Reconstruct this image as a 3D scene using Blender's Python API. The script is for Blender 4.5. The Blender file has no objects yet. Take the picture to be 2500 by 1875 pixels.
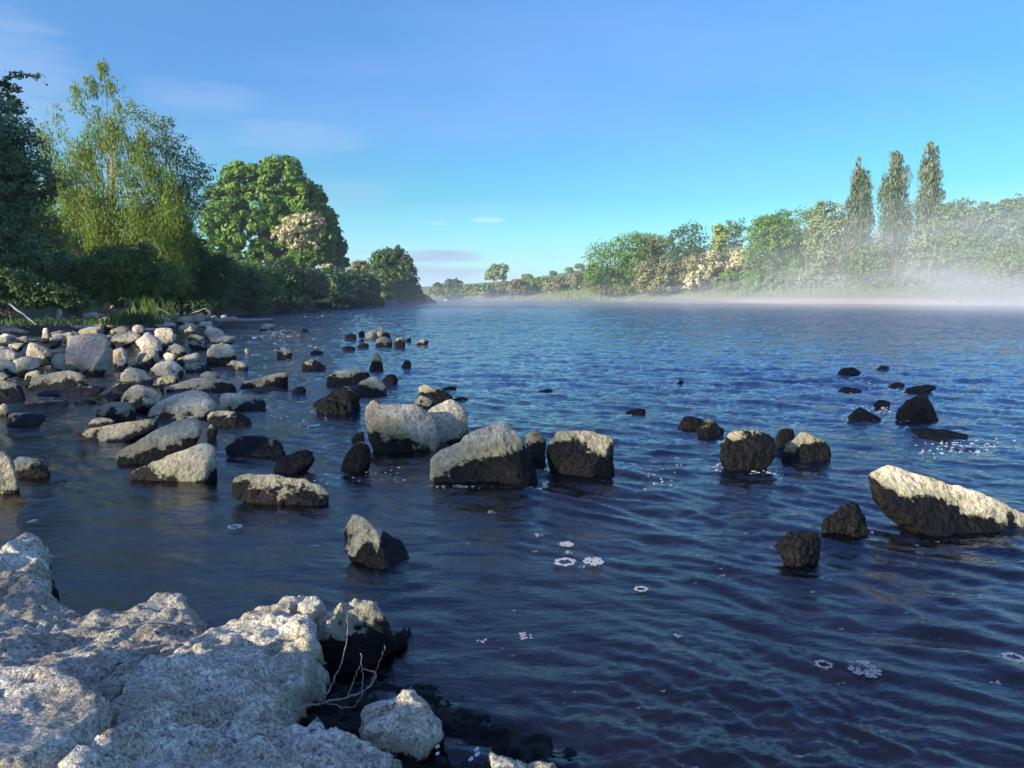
import bpy, bmesh, math, random
import numpy as np
from mathutils import Vector, Matrix

# ---------------------------------------------------------------- camera, world, sun, exposure
S = bpy.context.scene
C = S.collection
R = math.radians
CAM_H = 1.10
PITCH = 7.5
FOC = 1629.0            # focal length in pixels of the 2500 px wide photograph
cam_d = bpy.data.cameras.new('camera')
cam = bpy.data.objects.new('camera', cam_d)
C.objects.link(cam)
cam.location = (0, 0, CAM_H)
cam.rotation_euler = (R(90 - PITCH), 0, 0)
cam_d.sensor_width = 36
cam_d.lens = 36 * FOC / 2500
cam_d.clip_start = 0.05
cam_d.clip_end = 6000
S.camera = cam

SUN_EL = 17.0
SUN_DIR = Vector((-0.80, -0.60, 0)).normalized() * math.cos(R(SUN_EL)) + Vector((0, 0, math.sin(R(SUN_EL))))
world = bpy.data.worlds.new('World')
S.world = world
world.use_nodes = True
nt = world.node_tree
for n in list(nt.nodes): nt.nodes.remove(n)
def wn(t, **k):
    n = nt.nodes.new(t)
    for a, b in k.items(): setattr(n, a, b)
    return n
wo = wn('ShaderNodeOutputWorld'); bg = wn('ShaderNodeBackground')
sky = wn('ShaderNodeTexSky')
sky.sky_type = 'NISHITA'; sky.sun_disc = False
sky.sun_elevation = R(SUN_EL)
sky.sun_rotation = math.atan2(SUN_DIR.x, SUN_DIR.y)
sky.altitude = 50; sky.air_density = 1.0; sky.dust_density = 1.0; sky.ozone_density = 1.6
bg.inputs['Strength'].default_value = 0.15
tc = wn('ShaderNodeTexCoord')
sep = wn('ShaderNodeSeparateXYZ'); nt.links.new(tc.outputs['Generated'], sep.inputs[0])
# the morning sky of the photograph: azure overhead, turquoise low down
ramp = wn('ShaderNodeValToRGB')
ramp.color_ramp.elements[0].position = 0.0; ramp.color_ramp.elements[0].color = (0.327, 0.568, 0.705, 1)
ramp.color_ramp.elements[1].position = 1.0; ramp.color_ramp.elements[1].color = (0.42, 0.58, 1.15, 1)
for p, c in ((0.062, (0.215, 0.482, 0.550, 1)), (0.138, (0.125, 0.378, 0.447, 1)), (0.265, (0.146, 0.344, 0.550, 1)), (0.376, (0.198, 0.396, 0.593, 1)), (0.60, (0.36, 0.48, 0.95, 1))):
    e = ramp.color_ramp.elements.new(p); e.color = c
nt.links.new(sep.outputs['Z'], ramp.inputs[0])
mul = wn('ShaderNodeMix', data_type='RGBA', blend_type='MULTIPLY'); mul.inputs[0].default_value = 1
nt.links.new(sky.outputs[0], mul.inputs[6]); nt.links.new(ramp.outputs[0], mul.inputs[7])
# thin high cloud: direction projected on a plane overhead
div = wn('ShaderNodeVectorMath', operation='DIVIDE')
addz = wn('ShaderNodeMath', operation='ADD'); addz.inputs[1].default_value = 0.12
nt.links.new(sep.outputs['Z'], addz.inputs[0])
comb = wn('ShaderNodeCombineXYZ')
for i in range(3): nt.links.new(addz.outputs[0], comb.inputs[i])
nt.links.new(tc.outputs['Generated'], div.inputs[0]); nt.links.new(comb.outputs[0], div.inputs[1])
mp = wn('ShaderNodeMapping'); mp.inputs['Scale'].default_value = (0.55, 1.1, 0.0); mp.inputs['Location'].default_value = (3.3, 1.7, 0)
nt.links.new(div.outputs[0], mp.inputs[0])
cn = wn('ShaderNodeTexNoise'); cn.inputs['Scale'].default_value = 1.0; cn.inputs['Detail'].default_value = 7; cn.inputs['Roughness'].default_value = 0.55
nt.links.new(mp.outputs[0], cn.inputs['Vector'])
cr = wn('ShaderNodeMapRange'); cr.inputs[1].default_value = 0.46; cr.inputs[2].default_value = 0.80; cr.inputs[3].default_value = 0.0; cr.inputs[4].default_value = 0.26
nt.links.new(cn.outputs[0], cr.inputs[0])
mix = wn('ShaderNodeMix', data_type='RGBA'); nt.links.new(cr.outputs[0], mix.inputs[0])
nt.links.new(mul.outputs[2], mix.inputs[6]); mix.inputs[7].default_value = (1.15, 1.6, 2.7, 1)
# flat streaks of cloud near the horizon
def streak(prev, az, el, wa, we, col, amt, seed):
    """one soft lens of cloud at azimuth az, elevation el (degrees)"""
    at = wn('ShaderNodeMath', operation='ARCTAN2'); nt.links.new(sep.outputs['X'], at.inputs[0]); nt.links.new(sep.outputs['Y'], at.inputs[1])
    a1 = wn('ShaderNodeMath', operation='SUBTRACT'); nt.links.new(at.outputs[0], a1.inputs[0]); a1.inputs[1].default_value = R(az)
    a2 = wn('ShaderNodeMath', operation='DIVIDE'); nt.links.new(a1.outputs[0], a2.inputs[0]); a2.inputs[1].default_value = R(wa)
    ns = wn('ShaderNodeTexNoise'); ns.inputs['Scale'].default_value = 1.0; ns.inputs['Detail'].default_value = 5
    m2 = wn('ShaderNodeMapping'); m2.inputs['Scale'].default_value = (16, 16, 95); m2.inputs['Location'].default_value = (seed, 0, 0)
    nt.links.new(tc.outputs['Generated'], m2.inputs[0]); nt.links.new(m2.outputs[0], ns.inputs['Vector'])
    e1 = wn('ShaderNodeMath', operation='SUBTRACT'); nt.links.new(sep.outputs['Z'], e1.inputs[0]); e1.inputs[1].default_value = math.sin(R(el))
    e2 = wn('ShaderNodeMath', operation='DIVIDE'); nt.links.new(e1.outputs[0], e2.inputs[0]); e2.inputs[1].default_value = R(we)
    p1 = wn('ShaderNodeMath', operation='POWER'); nt.links.new(a2.outputs[0], p1.inputs[0]); p1.inputs[1].default_value = 2
    p2 = wn('ShaderNodeMath', operation='POWER'); nt.links.new(e2.outputs[0], p2.inputs[0]); p2.inputs[1].default_value = 2
    ad = wn('ShaderNodeMath', operation='ADD'); nt.links.new(p1.outputs[0], ad.inputs[0]); nt.links.new(p2.outputs[0], ad.inputs[1])
    n2 = wn('ShaderNodeMath', operation='MULTIPLY_ADD'); nt.links.new(ns.outputs[0], n2.inputs[0]); n2.inputs[1].default_value = 2.2; n2.inputs[2].default_value = -1.1
    a3 = wn('ShaderNodeMath', operation='ADD'); nt.links.new(ad.outputs[0], a3.inputs[0]); nt.links.new(n2.outputs[0], a3.inputs[1])
    mr = wn('ShaderNodeMapRange', interpolation_type='SMOOTHSTEP'); mr.inputs[1].default_value = 1.3; mr.inputs[2].default_value = 0.1
    mr.inputs[3].default_value = 0; mr.inputs[4].default_value = amt
    nt.links.new(a3.outputs[0], mr.inputs[0])
    mx = wn('ShaderNodeMix', data_type='RGBA'); nt.links.new(mr.outputs[0], mx.inputs[0]); nt.links.new(prev, mx.inputs[6]); mx.inputs[7].default_value = col
    return mx.outputs[2]
o = mix.outputs[2]
LAV = (0.90, 1.15, 1.80, 1); PALE = (1.0, 1.45, 2.15, 1)
o = streak(o, -6.0, 3.3, 4.2, 0.55, LAV, 0.95, 1)
o = streak(o, -7.0, 1.9, 5.5, 0.75, LAV, 0.85, 5)
o = streak(o, -2.0, 6.3, 1.5, 0.22, (1.5, 2.5, 2.6, 1), 0.5, 9)
o = streak(o, -6.2, 6.0, 1.0, 0.15, (1.5, 2.5, 2.6, 1), 0.35, 14)
o = streak(o, -14.0, 8.2, 4.5, 1.3, PALE, 0.22, 21)
o = streak(o, -17.0, 12.2, 5.5, 1.3, PALE, 0.26, 27)
o = streak(o, -24.0, 14.5, 4.2, 1.2, PALE, 0.22, 33)
o = streak(o, -37.0, 14.0, 6.0, 4.5, PALE, 0.35, 41)
o = streak(o, 3.2, 3.3, 1.2, 0.12, LAV, 0.4, 45)
nt.links.new(o, bg.inputs['Color']); nt.links.new(bg.outputs[0], wo.inputs['Surface'])

sun_d = bpy.data.lights.new('sun', 'SUN'); sun = bpy.data.objects.new('sun', sun_d); C.objects.link(sun)
sun_d.energy = 3.9; sun_d.angle = R(1.0); sun_d.color = (1.0, 0.92, 0.78)
sun.rotation_euler = (-SUN_DIR).to_track_quat('-Z', 'Y').to_euler()
S.view_settings.view_transform = 'Standard'; S.view_settings.look = 'None'
S.view_settings.gamma = 1; S.view_settings.use_curve_mapping = False
S.view_settings.exposure = 1.5
S.cycles.use_denoising = True
S.cycles.max_bounces = 8; S.cycles.transparent_max_bounces = 12; S.cycles.volume_bounces = 1
S.cycles.diffuse_bounces = 3; S.cycles.glossy_bounces = 3
S.cycles.caustics_reflective = False; S.cycles.caustics_refractive = False

# ---------------------------------------------------------------- helpers
CP, SP = math.cos(R(PITCH)), math.sin(R(PITCH))
def ray(px, py):
    """direction of a pixel of the 2500x1875 photograph"""
    x = (px - 1250) / FOC; v = (937.5 - py) / FOC
    return np.array([x, CP + v * SP, -SP + v * CP])
def P(px, py, z=0.0):
    d = ray(px, py); t = (z - CAM_H) / d[2]
    return np.array([d[0] * t, d[1] * t, z])
def D(px, py, y):
    d = ray(px, py); t = y / d[1]
    return np.array([d[0] * t, y, CAM_H + d[2] * t])

_rs = np.random.RandomState(7)
_perm = np.concatenate([_rs.permutation(256)] * 3).astype(np.int64)
_g3 = _rs.normal(size=(256, 3)); _g3 /= np.linalg.norm(_g3, axis=1)[:, None]
def noise3(p):
    p = np.asarray(p, dtype=np.float64)
    i = np.floor(p).astype(np.int64); f = p - i; i &= 255
    u = f * f * f * (f * (f * 6 - 15) + 10)
    def g(a, b, c):
        h = _perm[_perm[_perm[(i[:, 0] + a) & 255] + ((i[:, 1] + b) & 255)] + ((i[:, 2] + c) & 255)]
        gr = _g3[h]
        return gr[:, 0] * (f[:, 0] - a) + gr[:, 1] * (f[:, 1] - b) + gr[:, 2] * (f[:, 2] - c)
    L = lambda a, b, t: a + t * (b - a)
    x00 = L(g(0,0,0), g(1,0,0), u[:,0]); x10 = L(g(0,1,0), g(1,1,0), u[:,0])
    x01 = L(g(0,0,1), g(1,0,1), u[:,0]); x11 = L(g(0,1,1), g(1,1,1), u[:,0])
    return L(L(x00, x10, u[:,1]), L(x01, x11, u[:,1]), u[:,2]) * 1.6
def fbm(p, o=4, lac=2.05, gain=0.5):
    a = 1.0; s = 0; p = np.array(p, dtype=float)
    for k in range(o):
        s = s + a * noise3(p + 17.3 * k); p = p * lac; a *= gain
    return s
def ss(a, b, x):
    t = np.clip((x - a) / (b - a), 0, 1); return t * t * (3 - 2 * t)

def mesh_np(name, V, F, smooth=True):
    """V (n,3), F (m,k) arrays -> mesh, fast"""
    V = np.ascontiguousarray(V, dtype=np.float32); F = np.ascontiguousarray(F, dtype=np.int32)
    me = bpy.data.meshes.new(name)
    me.vertices.add(len(V)); me.vertices.foreach_set('co', V.ravel())
    k = F.shape[1]
    me.loops.add(F.size); me.loops.foreach_set('vertex_index', F.ravel())
    me.polygons.add(len(F))
    me.polygons.foreach_set('loop_start', np.arange(0, F.size, k, dtype=np.int32))
    if smooth: me.polygons.foreach_set('use_smooth', np.ones(len(F), dtype=bool))
    me.update(calc_edges=True)
    me.validate()
    return me
def attr(me, name, vals, domain='POINT'):
    a = me.attributes.new(name, 'FLOAT', domain)
    a.data.foreach_set('value', np.ascontiguousarray(vals, dtype=np.float32))
def link(name, me, m, parent=None, loc=None):
    o = bpy.data.objects.new(name, me); C.objects.link(o)
    if m is not None: me.materials.append(m)
    if parent is not None: o.parent = parent
    if loc is not None: o.location = loc
    return o
def tag(o, label=None, cat=None, group=None, kind=None):
    if label: o['label'] = label
    if cat: o['category'] = cat
    if group: o['group'] = group
    if kind: o['kind'] = kind
    return o
def empty(name, loc, label, cat, group=None):
    o = bpy.data.objects.new(name, None); C.objects.link(o); o.location = loc; o.empty_display_size = .2
    return tag(o, label, cat, group)
def tube(pts, radii, sides=6, cap=True):
    pts = np.asarray(pts, float); n = len(pts)
    radii = np.broadcast_to(radii, (n,))
    V = []; F = []
    t = np.gradient(pts, axis=0); t /= np.linalg.norm(t, axis=1)[:, None] + 1e-9
    up = np.array([0.31, 0.17, 0.93])
    for i in range(n):
        a = np.cross(t[i], up); a /= np.linalg.norm(a) + 1e-9; b = np.cross(t[i], a)
        for k in range(sides):
            w = 2 * math.pi * k / sides
            V.append(pts[i] + radii[i] * (math.cos(w) * a + math.sin(w) * b))
    for i in range(n - 1):
        for k in range(sides):
            k2 = (k + 1) % sides
            F.append((i*sides+k, i*sides+k2, (i+1)*sides+k2, (i+1)*sides+k))
    return np.array(V), np.array(F)
def join(parts):
    V = []; F = []; o = 0
    for v, f in parts:
        V.append(v); F.append(f + o); o += len(v)
    return np.concatenate(V), np.concatenate(F)

# ---------------------------------------------------------------- materials
def mat(name):
    m = bpy.data.materials.new(name); m.use_nodes = True
    t = m.node_tree
    for n in list(t.nodes): t.nodes.remove(n)
    out = t.nodes.new('ShaderNodeOutputMaterial')
    def N(ty, ins=None, **k):
        n = t.nodes.new(ty)
        for a, b in k.items(): setattr(n, a, b)
        for a, b in (ins or {}).items():
            if isinstance(b, bpy.types.NodeSocket): t.links.new(b, n.inputs[a])
            else: n.inputs[a].default_value = b
        return n
    return m, N, out, t
def mixc(N, fac, a, b, bt='MIX'):
    n = N('ShaderNodeMix', data_type='RGBA', blend_type=bt)
    t = n.id_data
    for i, v in ((0, fac), (6, a), (7, b)):
        if isinstance(v, bpy.types.NodeSocket): t.links.new(v, n.inputs[i])
        else: n.inputs[i].default_value = v
    return n.outputs[2]

def rock_material(name, ca, cb, cc, scale, pit, fine):
    """dry stone with lichen mottling above a ragged line of dark wet algae (attribute 'dry': metres above the line)"""
    m, N, out, t = mat(name)
    geo = N('ShaderNodeNewGeometry'); pos = geo.outputs['Position']
    n1 = N('ShaderNodeTexNoise', {'Vector': pos, 'Scale': scale, 'Detail': 6, 'Roughness': .6})
    n2 = N('ShaderNodeTexNoise', {'Vector': pos, 'Scale': scale * 5.5, 'Detail': 5, 'Roughness': .65})
    n3 = N('ShaderNodeTexNoise', {'Vector': pos, 'Scale': scale * 24, 'Detail': 3, 'Roughness': .6})
    vo = N('ShaderNodeTexVoronoi', {'Vector': pos, 'Scale': scale * 9}, feature='F1')
    oi = N('ShaderNodeObjectInfo')
    r1 = N('ShaderNodeMapRange', {0: n1.outputs[0], 1: .40, 2: .60})
    col = mixc(N, r1.outputs[0], ca, cb)
    r2 = N('ShaderNodeMapRange', {0: n2.outputs[0], 1: .50, 2: .68})
    col = mixc(N, r2.outputs[0], col, cc)
    n4 = N('ShaderNodeTexNoise', {'Vector': pos, 'Scale': scale * .45, 'Detail': 4, 'Roughness': .6})
    r4 = N('ShaderNodeMapRange', {0: n4.outputs[0], 1: .40, 2: .62})
    col = mixc(N, 1.0, col, mixc(N, r4.outputs[0], (.80, .77, .70, 1), (1.05, 1.06, 1.0, 1)), 'MULTIPLY')
    rnd = N('ShaderNodeMapRange', {0: oi.outputs['Random'], 3: .72, 4: 1.15})
    col = mixc(N, 1.0, col, rnd.outputs[0], 'MULTIPLY')
    # fine grain and pits
    r3 = N('ShaderNodeMapRange', {0: n3.outputs[0], 1: .30, 2: .70, 3: 1 - .42 * fine * fine - .06, 4: 1.08 + .3 * fine * fine})
    col = mixc(N, 1.0, col, r3.outputs[0], 'MULTIPLY')
    n5 = N('ShaderNodeTexNoise', {'Vector': pos, 'Scale': scale * 11, 'Detail': 4, 'Roughness': .6, 'Distortion': .6})
    r5 = N('ShaderNodeMapRange', {0: n5.outputs[0], 1: .34, 2: .64, 3: 1 - pit * .75, 4: 1 + pit * .55})
    col = mixc(N, 1.0, col, r5.outputs[0], 'MULTIPLY')
    pits = N('ShaderNodeMapRange', {0: n2.outputs[0], 1: .30, 2: .40, 3: 1.0 - pit, 4: 1.0})
    col = mixc(N, 1.0, col, pits.outputs[0], 'MULTIPLY')
    dry = N('ShaderNodeAttribute', attribute_name='dry')
    wn1 = N('ShaderNodeTexNoise', {'Vector': pos, 'Scale': scale * 2.6, 'Detail': 6, 'Roughness': .68})
    sh = N('ShaderNodeMath', {0: wn1.outputs[0], 1: -.5}, operation='ADD')
    sc = N('ShaderNodeMath', {0: sh.outputs[0], 1: 1.0 / scale}, operation='MULTIPLY')
    wn2 = N('ShaderNodeTexNoise', {'Vector': pos, 'Scale': 2.2 if scale < 6 else 5, 'Detail': 2})
    sh2 = N('ShaderNodeMath', {0: wn2.outputs[0], 1: -.5}, operation='ADD')
    sc2 = N('ShaderNodeMath', {0: sh2.outputs[0], 1: .30 if scale < 6 else .06}, operation='MULTIPLY')
    sc = N('ShaderNodeMath', {0: sc.outputs[0], 1: sc2.outputs[0]}, operation='ADD')
    d2 = N('ShaderNodeMath', {0: dry.outputs['Fac'], 1: sc.outputs[0]}, operation='ADD')
    alg = N('ShaderNodeMapRange', {0: d2.outputs[0], 1: .0, 2: .5 / scale, 3: .8, 4: 0.0})
    col = mixc(N, alg.outputs[0], col, (.215, .205, .105, 1))
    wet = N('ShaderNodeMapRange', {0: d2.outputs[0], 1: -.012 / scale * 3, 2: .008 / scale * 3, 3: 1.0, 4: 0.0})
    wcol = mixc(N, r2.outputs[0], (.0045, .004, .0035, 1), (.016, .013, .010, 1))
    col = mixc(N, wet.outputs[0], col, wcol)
    bs = N('ShaderNodeBsdfPrincipled', {'Base Color': col})
    ro = N('ShaderNodeMapRange', {0: wet.outputs[0], 3: .9, 4: .55}); t.links.new(ro.outputs[0], bs.inputs['Roughness'])
    sp = N('ShaderNodeMapRange', {0: wet.outputs[0], 3: .25, 4: .18}); t.links.new(sp.outputs[0], bs.inputs['Specular IOR Level'])
    b0 = N('ShaderNodeBump', {'Height': n5.outputs[0], 'Strength': pit, 'Distance': .08 / scale})
    b1 = N('ShaderNodeBump', {'Height': n2.outputs[0], 'Strength': .8, 'Distance': .14 / scale, 'Normal': b0.outputs[0]})
    b2 = N('ShaderNodeBump', {'Height': n3.outputs[0], 'Strength': fine, 'Distance': .035 / scale, 'Normal': b1.outputs[0]})
    b3 = N('ShaderNodeBump', {'Height': vo.outputs['Distance'], 'Strength': .35, 'Distance': .04 / scale, 'Normal': b2.outputs[0]})
    t.links.new(b3.outputs[0], bs.inputs['Normal'])
    t.links.new(bs.outputs[0], out.inputs['Surface'])
    return m
M_ROCK = rock_material('limestone', (.68, .54, .38, 1), (.88, .75, .56, 1), (.52, .41, .28, 1), 3.2, .5, .6)
M_GREY = rock_material('grey_stone', (.64, .51, .40, 1), (.84, .70, .56, 1), (.52, .41, .33, 1), 2.6, .4, .5)
M_NEAR = rock_material('pitted_limestone', (.57, .48, .35, 1), (.88, .80, .62, 1), (.42, .35, .25, 1), 9.0, .75, .9)

def leaf_material(name, c1, c2, c3=None, trans=.35, rough=.55):
    m, N, out, t = mat(name)
    a = N('ShaderNodeAttribute', attribute_name='tint')
    b = N('ShaderNodeAttribute', attribute_name='clump')
    col = mixc(N, a.outputs['Fac'], c1, c2)
    if c3:
        r = N('ShaderNodeMapRange', {0: b.outputs['Fac'], 1: .45, 2: .9}); col = mixc(N, r.outputs[0], col, c3)
    pr = N('ShaderNodeBsdfPrincipled', {'Base Color': col, 'Roughness': rough, 'Specular IOR Level': .3})
    tr = N('ShaderNodeBsdfTranslucent', {'Color': col})
    mx = N('ShaderNodeMixShader', {0: trans, 1: pr.outputs[0], 2: tr.outputs[0]})
    t.links.new(mx.outputs[0], out.inputs['Surface'])
    return m
def plain_material(name, c1, c2, scale=6, rough=.85, bump=.3):
    m, N, out, t = mat(name)
    geo = N('ShaderNodeNewGeometry')
    n1 = N('ShaderNodeTexNoise', {'Vector': geo.outputs['Position'], 'Scale': scale, 'Detail': 6, 'Roughness': .65})
    r = N('ShaderNodeMapRange', {0: n1.outputs[0], 1: .3, 2: .7})
    col = mixc(N, r.outputs[0], c1, c2)
    bu = N('ShaderNodeBump', {'Height': n1.outputs[0], 'Strength': bump, 'Distance': .3 / scale})
    bs = N('ShaderNodeBsdfPrincipled', {'Base Color': col, 'Roughness': rough, 'Normal': bu.outputs[0]})
    t.links.new(bs.outputs[0], out.inputs['Surface'])
    return m
M_BARK = plain_material('bark', (.07, .05, .035, 1), (.16, .12, .08, 1), 9)
M_PALEBARK = plain_material('pale_bark', (.26, .21, .14, 1), (.38, .31, .20, 1), 9)
M_DRIFT = plain_material('driftwood', (.22, .19, .17, 1), (.40, .35, .31, 1), 14)
M_ROOT = plain_material('root_bark', (.12, .085, .06, 1), (.30, .23, .17, 1), 60)
M_WHITE = plain_material('weathered_white', (.55, .54, .50, 1), (.75, .74, .70, 1), 12)

# ---------------------------------------------------------------- the land and the river
SHORE = np.array([  # the water's edge, anticlockwise
    (.35,-6),(.1,.2),(-.6,1.2),(-1.6,1.9),(-2.6,2.6),(-4.6,3.6),(-6.6,5.5),(-7.6,8),(-8.2,11),(-9.4,16),(-11.2,22),(-13.0,29),
    (-15.6,37),(-16.3,50),(-16.8,70),(-15.6,95),(-13.6,112),(-13.2,121),(-18,128),(-32,140),(-60,165),(-100,190),(-170,215),
    (-180,240),(-110,224),(-60,206),(-22,183),(2,165),(20,143),(36,118),(52,95),(62,78),(70,55),(78,20),(85,-60),(.35,-60)], float)
def poly_sdf(pts, poly):
    """signed distance to a polygon: positive inside"""
    x = pts[:, 0]; y = pts[:, 1]; d = np.full(len(pts), 1e18); ins = np.zeros(len(pts), bool)
    n = len(poly)
    for i in range(n):
        a = poly[i]; b = poly[(i + 1) % n]; e = b - a
        w0 = x - a[0]; w1 = y - a[1]
        tt = np.clip((w0 * e[0] + w1 * e[1]) / (e @ e + 1e-12), 0, 1)
        d = np.minimum(d, (w0 - e[0]*tt)**2 + (w1 - e[1]*tt)**2)
        c = ((a[1] <= y) != (b[1] <= y))
        xi = a[0] + (y - a[1]) / (e[1] if abs(e[1]) > 1e-12 else 1e-12) * e[0]
        ins ^= c & (x < xi)
    d = np.sqrt(d)
    return np.where(ins, d, -d)
def ground_z(xy):
    s = poly_sdf(xy, SHORE)              # + in water
    out = np.maximum(-s, 0); x = xy[:, 0]; y = xy[:, 1]
    left = x < -2 + 0 * y
    rocky = (y < 36) & (x < 0)
    zl = .05 * np.minimum(out, 2.6) + .32 * ss(2.2, 6.5, out) * 4.2
    zb = 1.5 * ss(0, 2.2, out) + .4 * ss(2, 12, out)
    zr = .13 * np.minimum(out, 8) + 1.7 * ss(5, 14, out)
    land = np.where(rocky, zl, np.where(x < 0, zb, zr))
    land += .12 * fbm(np.stack([x * .25, y * .25, 0 * x], 1), 3) * ss(.5, 4, out)
    # far hillside
    yr = y - 0
    hz = np.interp(x, [-400, -120, -50, 13, 46, 110, 400, 900], [2, 3, 5, 9.5, 15, 24, 28, 28])
    land += hz * ss(240, 420, yr) * (out > 0)
    bed = -np.minimum(.75, .10 + .16 * np.maximum(s, 0))
    return np.where(s > 0, bed, land)
ax = np.concatenate([-np.geomspace(2600, 44, 22), np.arange(-42, 42, .7), np.geomspace(42, 2600, 46)])
ay = np.concatenate([-np.geomspace(900, 12, 14), np.arange(-11, 40, .7), np.geomspace(40, 4000, 110)])
GX, GY = np.meshgrid(ax, ay); xy = np.stack([GX.ravel(), GY.ravel()], 1)
gz = ground_z(xy)
def grid_faces(nr, nc):
    i = np.arange(nr * nc).reshape(nr, nc)
    return np.stack([i[:-1, :-1].ravel(), i[:-1, 1:].ravel(), i[1:, 1:].ravel(), i[1:, :-1].ravel()], 1)
m, N, out, t = mat('ground')
geo = N('ShaderNodeNewGeometry'); sp = N('ShaderNodeSeparateXYZ', {0: geo.outputs['Position']})
n1 = N('ShaderNodeTexNoise', {'Vector': geo.outputs['Position'], 'Scale': .35, 'Detail': 8, 'Roughness': .7})
n2 = N('ShaderNodeTexNoise', {'Vector': geo.outputs['Position'], 'Scale': 5, 'Detail': 6, 'Roughness': .7})
grass = mixc(N, n1.outputs[0], (.09, .12, .025, 1), (.20, .20, .07, 1))
mud = mixc(N, n2.outputs[0], (.03, .026, .02, 1), (.10, .088, .07, 1))
zr = N('ShaderNodeMapRange', {0: sp.outputs[2], 1: .25, 2: .75})
col = mixc(N, zr.outputs[0], mud, grass)
# the sandy beach on the right bank
xr = N('ShaderNodeMapRange', {0: sp.outputs[0], 1: 33, 2: 42}); zs = N('ShaderNodeMapRange', {0: sp.outputs[2], 1: .95, 2: .55})
pr = N('ShaderNodeMath', {0: xr.outputs[0], 1: zs.outputs[0]}, operation='MULTIPLY')
sand = mixc(N, n2.outputs[0], (.30, .23, .14, 1), (.40, .31, .20, 1))
col = mixc(N, pr.outputs[0], col, sand)
yr = N('ShaderNodeMapRange', {0: sp.outputs[1], 1: 300, 2: 380})
col = mixc(N, yr.outputs[0], col, (.075, .13, .05, 1))
bs = N('ShaderNodeBsdfPrincipled', {'Base Color': col, 'Roughness': .95})
bu = N('ShaderNodeBump', {'Height': n2.outputs[0], 'Strength': .6, 'Distance': .05}); t.links.new(bu.outputs[0], bs.inputs['Normal'])
t.links.new(bs.outputs[0], out.inputs['Surface'])
g = link('ground', mesh_np('ground', np.c_[xy, gz], grid_faces(len(ay), len(ax))), m); tag(g, kind='structure')

# river bed near the camera: rounded algae-covered stones and silt
bx = np.linspace(-3.2, 4.6, 270); by = np.geomspace(.75, 9, 250)
BX, BY = np.meshgrid(bx, by); b = np.stack([BX.ravel(), BY.ravel()], 1)
x, y = b[:, 0], b[:, 1]
h = -.10 - .07 * np.maximum(y - 1.2, 0) - .03 * np.maximum(x - .8, 0)
h = np.maximum(h, -.55)
q = np.stack([x, y, 0 * x], 1)
h += .05 * fbm(q * 2.2, 4) + .018 * np.abs(fbm(q * 11, 3))
mound = np.exp(-(((x - .15) / .55)**2 + ((y - 1.25) / .35)**2))
h += mound * .09
h += mound * .035 * fbm(q * 16, 3)
x2 = np.exp(-(((x - 1.3) / .5)**2 + ((y - 3.05) / .4)**2)); h += .16 * x2
m, N, out, t = mat('river_bed')
geo = N('ShaderNodeNewGeometry')
n1 = N('ShaderNodeTexNoise', {'Vector': geo.outputs['Position'], 'Scale': 3, 'Detail': 8, 'Roughness': .7})
n2 = N('ShaderNodeTexNoise', {'Vector': geo.outputs['Position'], 'Scale': 30, 'Detail': 5, 'Roughness': .7})
r = N('ShaderNodeMapRange', {0: n1.outputs[0], 1: .35, 2: .68})
col = mixc(N, r.outputs[0], (.06, .04, .028, 1), (.46, .30, .19, 1))
col = mixc(N, .5, col, mixc(N, n2.outputs[0], (.0, .0, .0, 1), (.26, .19, .14, 1)))
bs = N('ShaderNodeBsdfPrincipled', {'Base Color': col, 'Roughness': .6, 'Specular IOR Level': .15})
bu = N('ShaderNodeBump', {'Height': n2.outputs[0], 'Strength': .8, 'Distance': .02}); t.links.new(bu.outputs[0], bs.inputs['Normal'])
t.links.new(bs.outputs[0], out.inputs['Surface'])
g = link('river_bed', mesh_np('river_bed', np.c_[b, h], grid_faces(len(by), len(bx))), m); tag(g, kind='structure')

# water
ROWS, COLS = 620, 560
wy = np.concatenate([np.geomspace(.7, 60, ROWS), np.geomspace(62, 320, 60)])
ux = np.linspace(-.92, .92, COLS)
ux = np.concatenate([[-3.2, -2, -1.4, -1.1], ux, [1.1, 1.4, 2, 3.2]])
WY, UX = np.meshgrid(wy, ux, indexing='ij'); WX = UX * (WY + .35)
x = WX.ravel(); y = WY.ravel()
def rot(x, y, deg, sx, sy, ph=0):
    c, s_ = math.cos(R(deg)), math.sin(R(deg))
    return np.stack([(x * c + y * s_) / sx, (-x * s_ + y * c) / sy, 0 * x + ph], 1)
near = ss(3.4, 1.6, y); far = ss(6, 30, y)
calm = 1 - .80 * np.exp(-(((x + 1.6) / 1.5)**2 + ((y - 2.6) / 1.1)**2)) - .55 * np.exp(-(((x + 5) / 2.4)**2 + ((y - 5.5) / 3)**2)) \
         - .45 * np.exp(-(((x - .0) / .5)**2 + ((y - 2.2) / .5)**2)) - .6 * ss(-6, -11, x) * ss(60, 20, y)
calm = np.clip(calm, .12, 1)
rif = 1 + .9 * np.exp(-(((x - 4.5) / 4)**2 + ((y - 9) / 4.5)**2)) + .5 * np.exp(-(((x - .8) / 1.2)**2 + ((y - 4.2) / 1.2)**2))
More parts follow.
